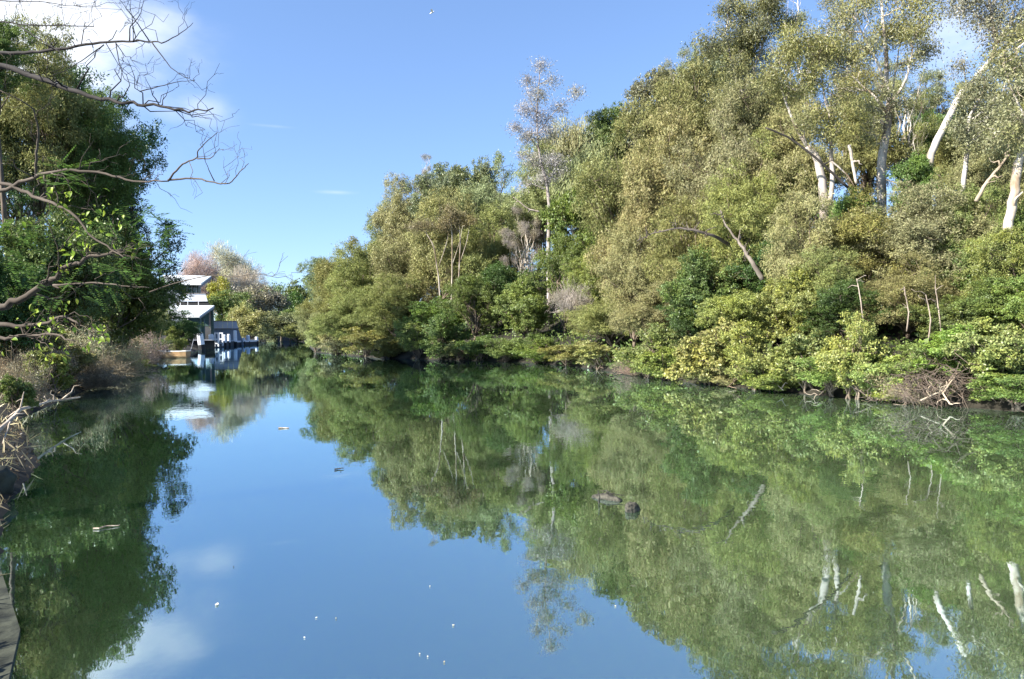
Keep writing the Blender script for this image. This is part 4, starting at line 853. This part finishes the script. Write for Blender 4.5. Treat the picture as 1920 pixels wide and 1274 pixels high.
# dinghies
def dinghy(label, px, d, L, B, H, rz, hull, inner, parts=True):
    b = P(px, 640, d); rt = empty('dinghy', (b[0], b[1], .0), label, 'boat'); rt.rotation_euler = (0, 0, rz)
    st_ = [(-.5, .30, .42, 1.16), (-.44, .62, .1, 1.10), (-.3, .82, .0, 1.03), (0, 1., -.06, 1.0), (.3, 1., -.06, .98), (.5, .9, -.02, 1.0)]
    def shell(sc, dz, zc):
        V = []
        for x, wv, zb_, zt in st_:
            y = B / 2 * wv * sc; z0 = H * zb_ + dz; z1 = H * zt + zc; zm = z0 + (z1 - z0) * .35
            V += [(x * L * (1 if sc == 1 else .97), -y, z1), (x * L * (1 if sc == 1 else .97), -y * .93, zm), (x * L * .97, -y * .62, z0), (x * L * .97, y * .62, z0), (x * L * (1 if sc == 1 else .97), y * .93, zm), (x * L * (1 if sc == 1 else .97), y, z1)]
        return V
    nS = len(st_); q = [[i * 6 + j, i * 6 + j + 1, i * 6 + 7 + j, i * 6 + 6 + j] for i in range(nS - 1) for j in range(5)]
    m = MB(); m.poly(shell(1, -.04, 0), [f[::-1] for f in q] + [[0, 1, 2, 3, 4, 5], [5 + 6 * (nS - 1) - k for k in range(6)]]); m.build('hull', hull, rt)
    m = MB(); m.poly(shell(.9, .05, -.01), q + [[5, 4, 3, 2, 1, 0], [6 * (nS - 1) + k for k in range(6)]]); m.build('inner_lining', inner, rt)
    m = MB()
    for s in (-1, 1): m.tube([(x * L, s * B / 2 * wv * .96, H * zt + .015) for x, wv, zb_, zt in st_], [.05] * nS, 6)
    for x, wv, zt in ((-.5, .3, 1.16), (.5, .9, 1.0)): m.tube([(x * L, -B / 2 * wv, H * zt + .015), (x * L, B / 2 * wv, H * zt + .015)], [.05, .05], 6)
    m.build('gunwale', inner, rt)
    if parts:
        for x in (-.22, .1, .38):
            m = MB(); m.box((x * L, 0, H * .8), (.14, B * .43, .025)); m.build('seat', inner, rt)
        m = MB(); m.box((-.12 * L, -B * .47, H * 1.0 + .09), (.05, .03, .09)); m.build('rowlock', BLACKP, rt)
    return rt
dinghy('tan wooden dinghy with cream inside, moored below the bright green bush', 325, 66, 2.75, 1.35, .62, R(4), TAN, CREAM)
dinghy('faded pink dinghy bow poking out of the brush behind the tan one', 297, 67.5, 1.5, .9, .5, R(80), PINK, PINK, False)
m = MB(); a = P(348.5, 661, 66); b = P(366, 613, 104.5); m.tube(curve(a, b, -.03, 0, 9), [.02] * 9, 4)
tag(m.build('mooring_rope', DECKM), 'thin pale rope running from the tan dinghy up to the boathouse', 'rope')

# ------------------------------------------------------------------ things floating on the creek
def floater(name, label, pts, rad, mat, cat, group=None, n=8):
    m = MB(); m.tube(pts, rad, n); return tag(m.build(name, mat, smooth=True), label, cat, group)
c0 = G(1138, 938); lg = MB()
r = np.random.default_rng(91)
a, b = G(1112, 932), G(1164, 940); pts = curve(a, b, 0, .02, 12, r); pts[:, 2] = -.025 + .03 * np.sin(np.linspace(0, 3.1, 12)); lg.tube(pts, .05 + .02 * np.sin(np.linspace(.4, 2.8, 12)) - .012, 10)
for k in range(5): lg.tube(curve(pts[r.integers(1, 11)], pts[r.integers(1, 11)] + np.array([r.normal() * .08, r.normal() * .05, r.uniform(.03, .08)]), .1, .1, 4, r), [.012, .009, .006, .004], 5)
tag(lg.build('floating_log', LOGM, smooth=True), 'brown waterlogged log floating in the reflection of the trees', 'log')
s0 = G(1186, 958); st = rock('snag', 'dark mossy stump snag standing out of the water beside the floating log', (s0[0], s0[1], .012), (.085, .07, .075), 93, LOGM); st['category'] = 'stump'
m = MB(); a = G(1122, 944); m.tube([a + np.array([0, 0, -.1]), a + np.array([.01, 0, .08]), a + np.array([.0, 0, .14])], [.012, .01, .006], 6); tag(m.build('mooring_stake', LOGM), 'short thin stake upright at the end of the floating log', 'stake')
def twig(label, px, py, L, ang, seed, mat=PALEW, rad=.01):
    r = np.random.default_rng(seed); c = G(px, py); u = np.array([math.cos(ang), math.sin(ang), 0]); m = MB(); p = curve(c - u * L / 2, c + u * L / 2, 0, .05, 6, r); p[:, 2] = .008 + .01 * r.uniform(size=6)
    m.tube(p, np.linspace(rad, rad * .5, 6), 6); k = p[2]; m.tube([k, k + np.array([u[1] * .2, -u[0] * .2, .03]) * L], [rad * .6, rad * .3], 5)
    tag(m.build('floating_twig', mat), label, 'twig')
twig('pale bent twig floating on the sky reflection below the house', 532, 804, .22, .1, 1, PALEW, .02)
twig('dark twig floating off the tip of the reflected trees', 636, 881, .14, .5, 2, LOGM, .012)
twig('pale stick floating in the dark reflection of the evergreen', 200, 990, .24, .5, 3, PALEW, .009)
FL = [(593, 1160, .018, 'white leaf floating at the bottom of the blue reflection, brightest one', (1.1, 1.1, 1.1)), (571, 1197, .015, 'white leaf floating just below the brightest one', (1, 1, 1)), (630, 1161, .02, 'faint grey leaf floating right of the brightest one', (.6, .65, .7)), (806, 1101, .018, 'pale leaf floating alone in mid blue reflection', (.9, .9, .9)), (850, 1174, .02, 'pale leaf floating right of centre above the lowest trio', (.9, .9, .9)),
      (787, 1228, .014, 'grey leaf, first of the lowest trio', (.7, .7, .7)), (802, 1233, .014, 'white leaf, middle of the lowest trio', (1.1, 1.1, 1.1)), (833, 1243, .016, 'tan leaf, last of the lowest trio', (.9, .75, .5)), (1154, 1138, .016, 'pale leaf floating beside the reflected weeping tree', (1, 1, 1)), (407, 1135, .045, 'white leaf floating beside the reflected evergreen', (1.1, 1.1, 1.1)), (639, 885, .03, 'round dark leaf floating below the dark twig', (.05, .05, .05)), (438, 1064, .015, 'tiny dark leaf floating by the reflected cloud', (.06, .06, .06))]
for i, (px, py, s, lb, c) in enumerate(FL):
    r = np.random.default_rng(200 + i); p = G(px, py); s *= .32; m = MB(); n = 10; an = np.arange(n) * 2 * np.pi / n; th = r.uniform(0, 6)
    x = np.cos(an) * s * 1.3; y = np.sin(an) * s * .8 * (1 - .3 * np.cos(an)); X = x * math.cos(th) - y * math.sin(th); Y = x * math.sin(th) + y * math.cos(th)
    top = np.stack([p[0] + X, p[1] + Y, .008 + .25 * s * (np.cos(an) ** 2)], 1); m.prism(list(top), list(top - np.array([0, 0, .004])))
    o = m.build('floating_leaf', DEADL, color=c); tag(o, lb, 'leaf', 'leaves floating on the creek')
# bird high over the creek
bp = P(810, 24, 60); bm_ = MB()
bm_.tube([bp + np.array([x, 0, z]) for x, z in ((-.22, -.12), (-.1, -.05), (.05, .03), (.16, .1), (.22, .13))], [.01, .05, .06, .035, .008], 8)
bd = tag(bm_.build('bird', FEATHER, None, bp, True), 'tiny white bird flying high in the blue sky', 'bird')
for s in (-1, 1):
    m = MB(); w0 = bp + np.array([0, s * .04, .03]); m.prism([w0 + np.array([-.07, 0, 0]), w0 + np.array([.09, 0, .03]), w0 + np.array([.06, s * .3, .13]), w0 + np.array([-.06, s * .34, .08])], [q + np.array([0, 0, -.012]) for q in (w0 + np.array([-.07, 0, 0]), w0 + np.array([.09, 0, .03]), w0 + np.array([.06, s * .3, .13]), w0 + np.array([-.06, s * .34, .08]))])
    m.build('wing', FEATHER, bd, bp)

# ------------------------------------------------------------------ light, sky
SUN_V = Vector((-.80, -.42, .62)).normalized()
sl = bpy.data.lights.new('sun', 'SUN'); sl.energy = 5.0; sl.angle = R(.5); sl.color = (1, .955, .88)
so = bpy.data.objects.new('sun', sl); COL.objects.link(so); so.rotation_euler = SUN_V.to_track_quat('Z', 'Y').to_euler(); so.location = (-30, -20, 40)
wd = bpy.data.worlds.new('World'); SC.world = wd; wd.use_nodes = True; nt = wd.node_tree; N = nt.nodes.new; nt.nodes.clear()
sky = N('ShaderNodeTexSky'); sky.sky_type = 'NISHITA'; sky.sun_disc = False; sky.sun_elevation = math.asin(SUN_V.z); sky.sun_rotation = math.atan2(SUN_V.x, SUN_V.y) % (2 * math.pi)
sky.air_density = 1.0; sky.dust_density = .0; sky.ozone_density = 3.5; sky.altitude = 300
tc = N('ShaderNodeTexCoord'); nrmz = N('ShaderNodeVectorMath'); nrmz.operation = 'NORMALIZE'; link(nt, tc.outputs['Generated'], nrmz.inputs[0])
def dirmask(px, py, a0, a1, sq=(1, 1, 1)):
    v = ray(px, py).normalized(); d = N('ShaderNodeVectorMath'); d.operation = 'SUBTRACT'; link(nt, nrmz.outputs[0], d.inputs[0]); d.inputs[1].default_value = v
    s = N('ShaderNodeVectorMath'); s.operation = 'MULTIPLY'; link(nt, d.outputs[0], s.inputs[0]); s.inputs[1].default_value = sq
    l = N('ShaderNodeVectorMath'); l.operation = 'LENGTH'; link(nt, s.outputs[0], l.inputs[0])
    m = N('ShaderNodeMapRange'); m.interpolation_type = 'SMOOTHSTEP'; m.inputs['From Min'].default_value = a0; m.inputs['From Max'].default_value = a1; m.inputs['To Min'].default_value = 1; m.inputs['To Max'].default_value = 0; link(nt, l.outputs['Value'], m.inputs['Value']); return m.outputs[0]
def mth(op, a, b):
    n = N('ShaderNodeMath'); n.operation = op; n.use_clamp = True
    for i, q in enumerate((a, b)):
        if isinstance(q, (int, float)): n.inputs[i].default_value = q
        else: link(nt, q, n.inputs[i])
    return n.outputs[0]
mp = N('ShaderNodeMapping'); mp.inputs['Scale'].default_value = (1, 1, 2.0); mp.inputs['Rotation'].default_value = (0, R(14), 0); link(nt, nrmz.outputs[0], mp.inputs['Vector'])
cn = N('ShaderNodeTexNoise'); cn.inputs['Scale'].default_value = 5.5; cn.inputs['Detail'].default_value = 7; cn.inputs['Roughness'].default_value = .52; link(nt, mp.outputs[0], cn.inputs['Vector'])
cm = mth('MULTIPLY', dirmask(60, 40, .02, .26), .9); cm = mth('MAXIMUM', cm, mth('MULTIPLY', dirmask(270, 20, .02, .10, (1, 1, 1.6)), .6)); cm = mth('MAXIMUM', cm, mth('MULTIPLY', dirmask(330, 200, .01, .11, (1, 1, 2.6)), .62)); cm = mth('MAXIMUM', cm, mth('MULTIPLY', dirmask(1790, 70, .02, .10), .45))
cm = mth('MAXIMUM', cm, mth('MULTIPLY', dirmask(515, 237, .0, .055, (1, 1, 13)), .40)); cm = mth('MAXIMUM', cm, mth('MULTIPLY', dirmask(630, 361, .0, .045, (1, 1, 10)), .30)); cm = mth('MAXIMUM', cm, mth('MULTIPLY', dirmask(-150, 60, .05, .34), .9))
cr = N('ShaderNodeMapRange'); cr.interpolation_type = 'SMOOTHSTEP'; cr.inputs['From Min'].default_value = .58; cr.inputs['From Max'].default_value = 1.12; link(nt, mth('ADD', mth('MULTIPLY', cn.outputs['Fac'], 1.15), mth('MULTIPLY', cm, .42)), cr.inputs['Value'])
cf = mth('MULTIPLY', cr.outputs[0], mth('MULTIPLY', cm, 1.2))
mx = N('ShaderNodeMix'); mx.data_type = 'RGBA'; link(nt, cf, mx.inputs[0]); tint = N('ShaderNodeMix'); tint.data_type = 'RGBA'; tint.blend_type = 'MULTIPLY'; tint.inputs[0].default_value = 1; tint.inputs[7].default_value = (.88, 1.045, 1.33, 1); gm = N('ShaderNodeGamma'); gm.inputs['Gamma'].default_value = .7; link(nt, sky.outputs[0], gm.inputs['Color']); link(nt, gm.outputs[0], tint.inputs[6]); link(nt, tint.outputs[2], mx.inputs[6]); mx.inputs[7].default_value = (4.6, 4.75, 5.0, 1)
bg = N('ShaderNodeBackground'); bg.inputs['Strength'].default_value = .091; link(nt, mx.outputs[2], bg.inputs['Color'])
wo = N('ShaderNodeOutputWorld'); link(nt, bg.outputs[0], wo.inputs['Surface'])
SC.view_settings.view_transform = 'Standard'; SC.view_settings.look = 'None'; SC.view_settings.exposure = 1.73; SC.view_settings.gamma = 1
SC.cycles.max_bounces = 6; SC.cycles.diffuse_bounces = 2; SC.cycles.glossy_bounces = 3; SC.cycles.transmission_bounces = 3; SC.cycles.sample_clamp_indirect = 4
SC.cycles.use_denoising = True; SC.cycles.denoising_prefilter = 'ACCURATE'
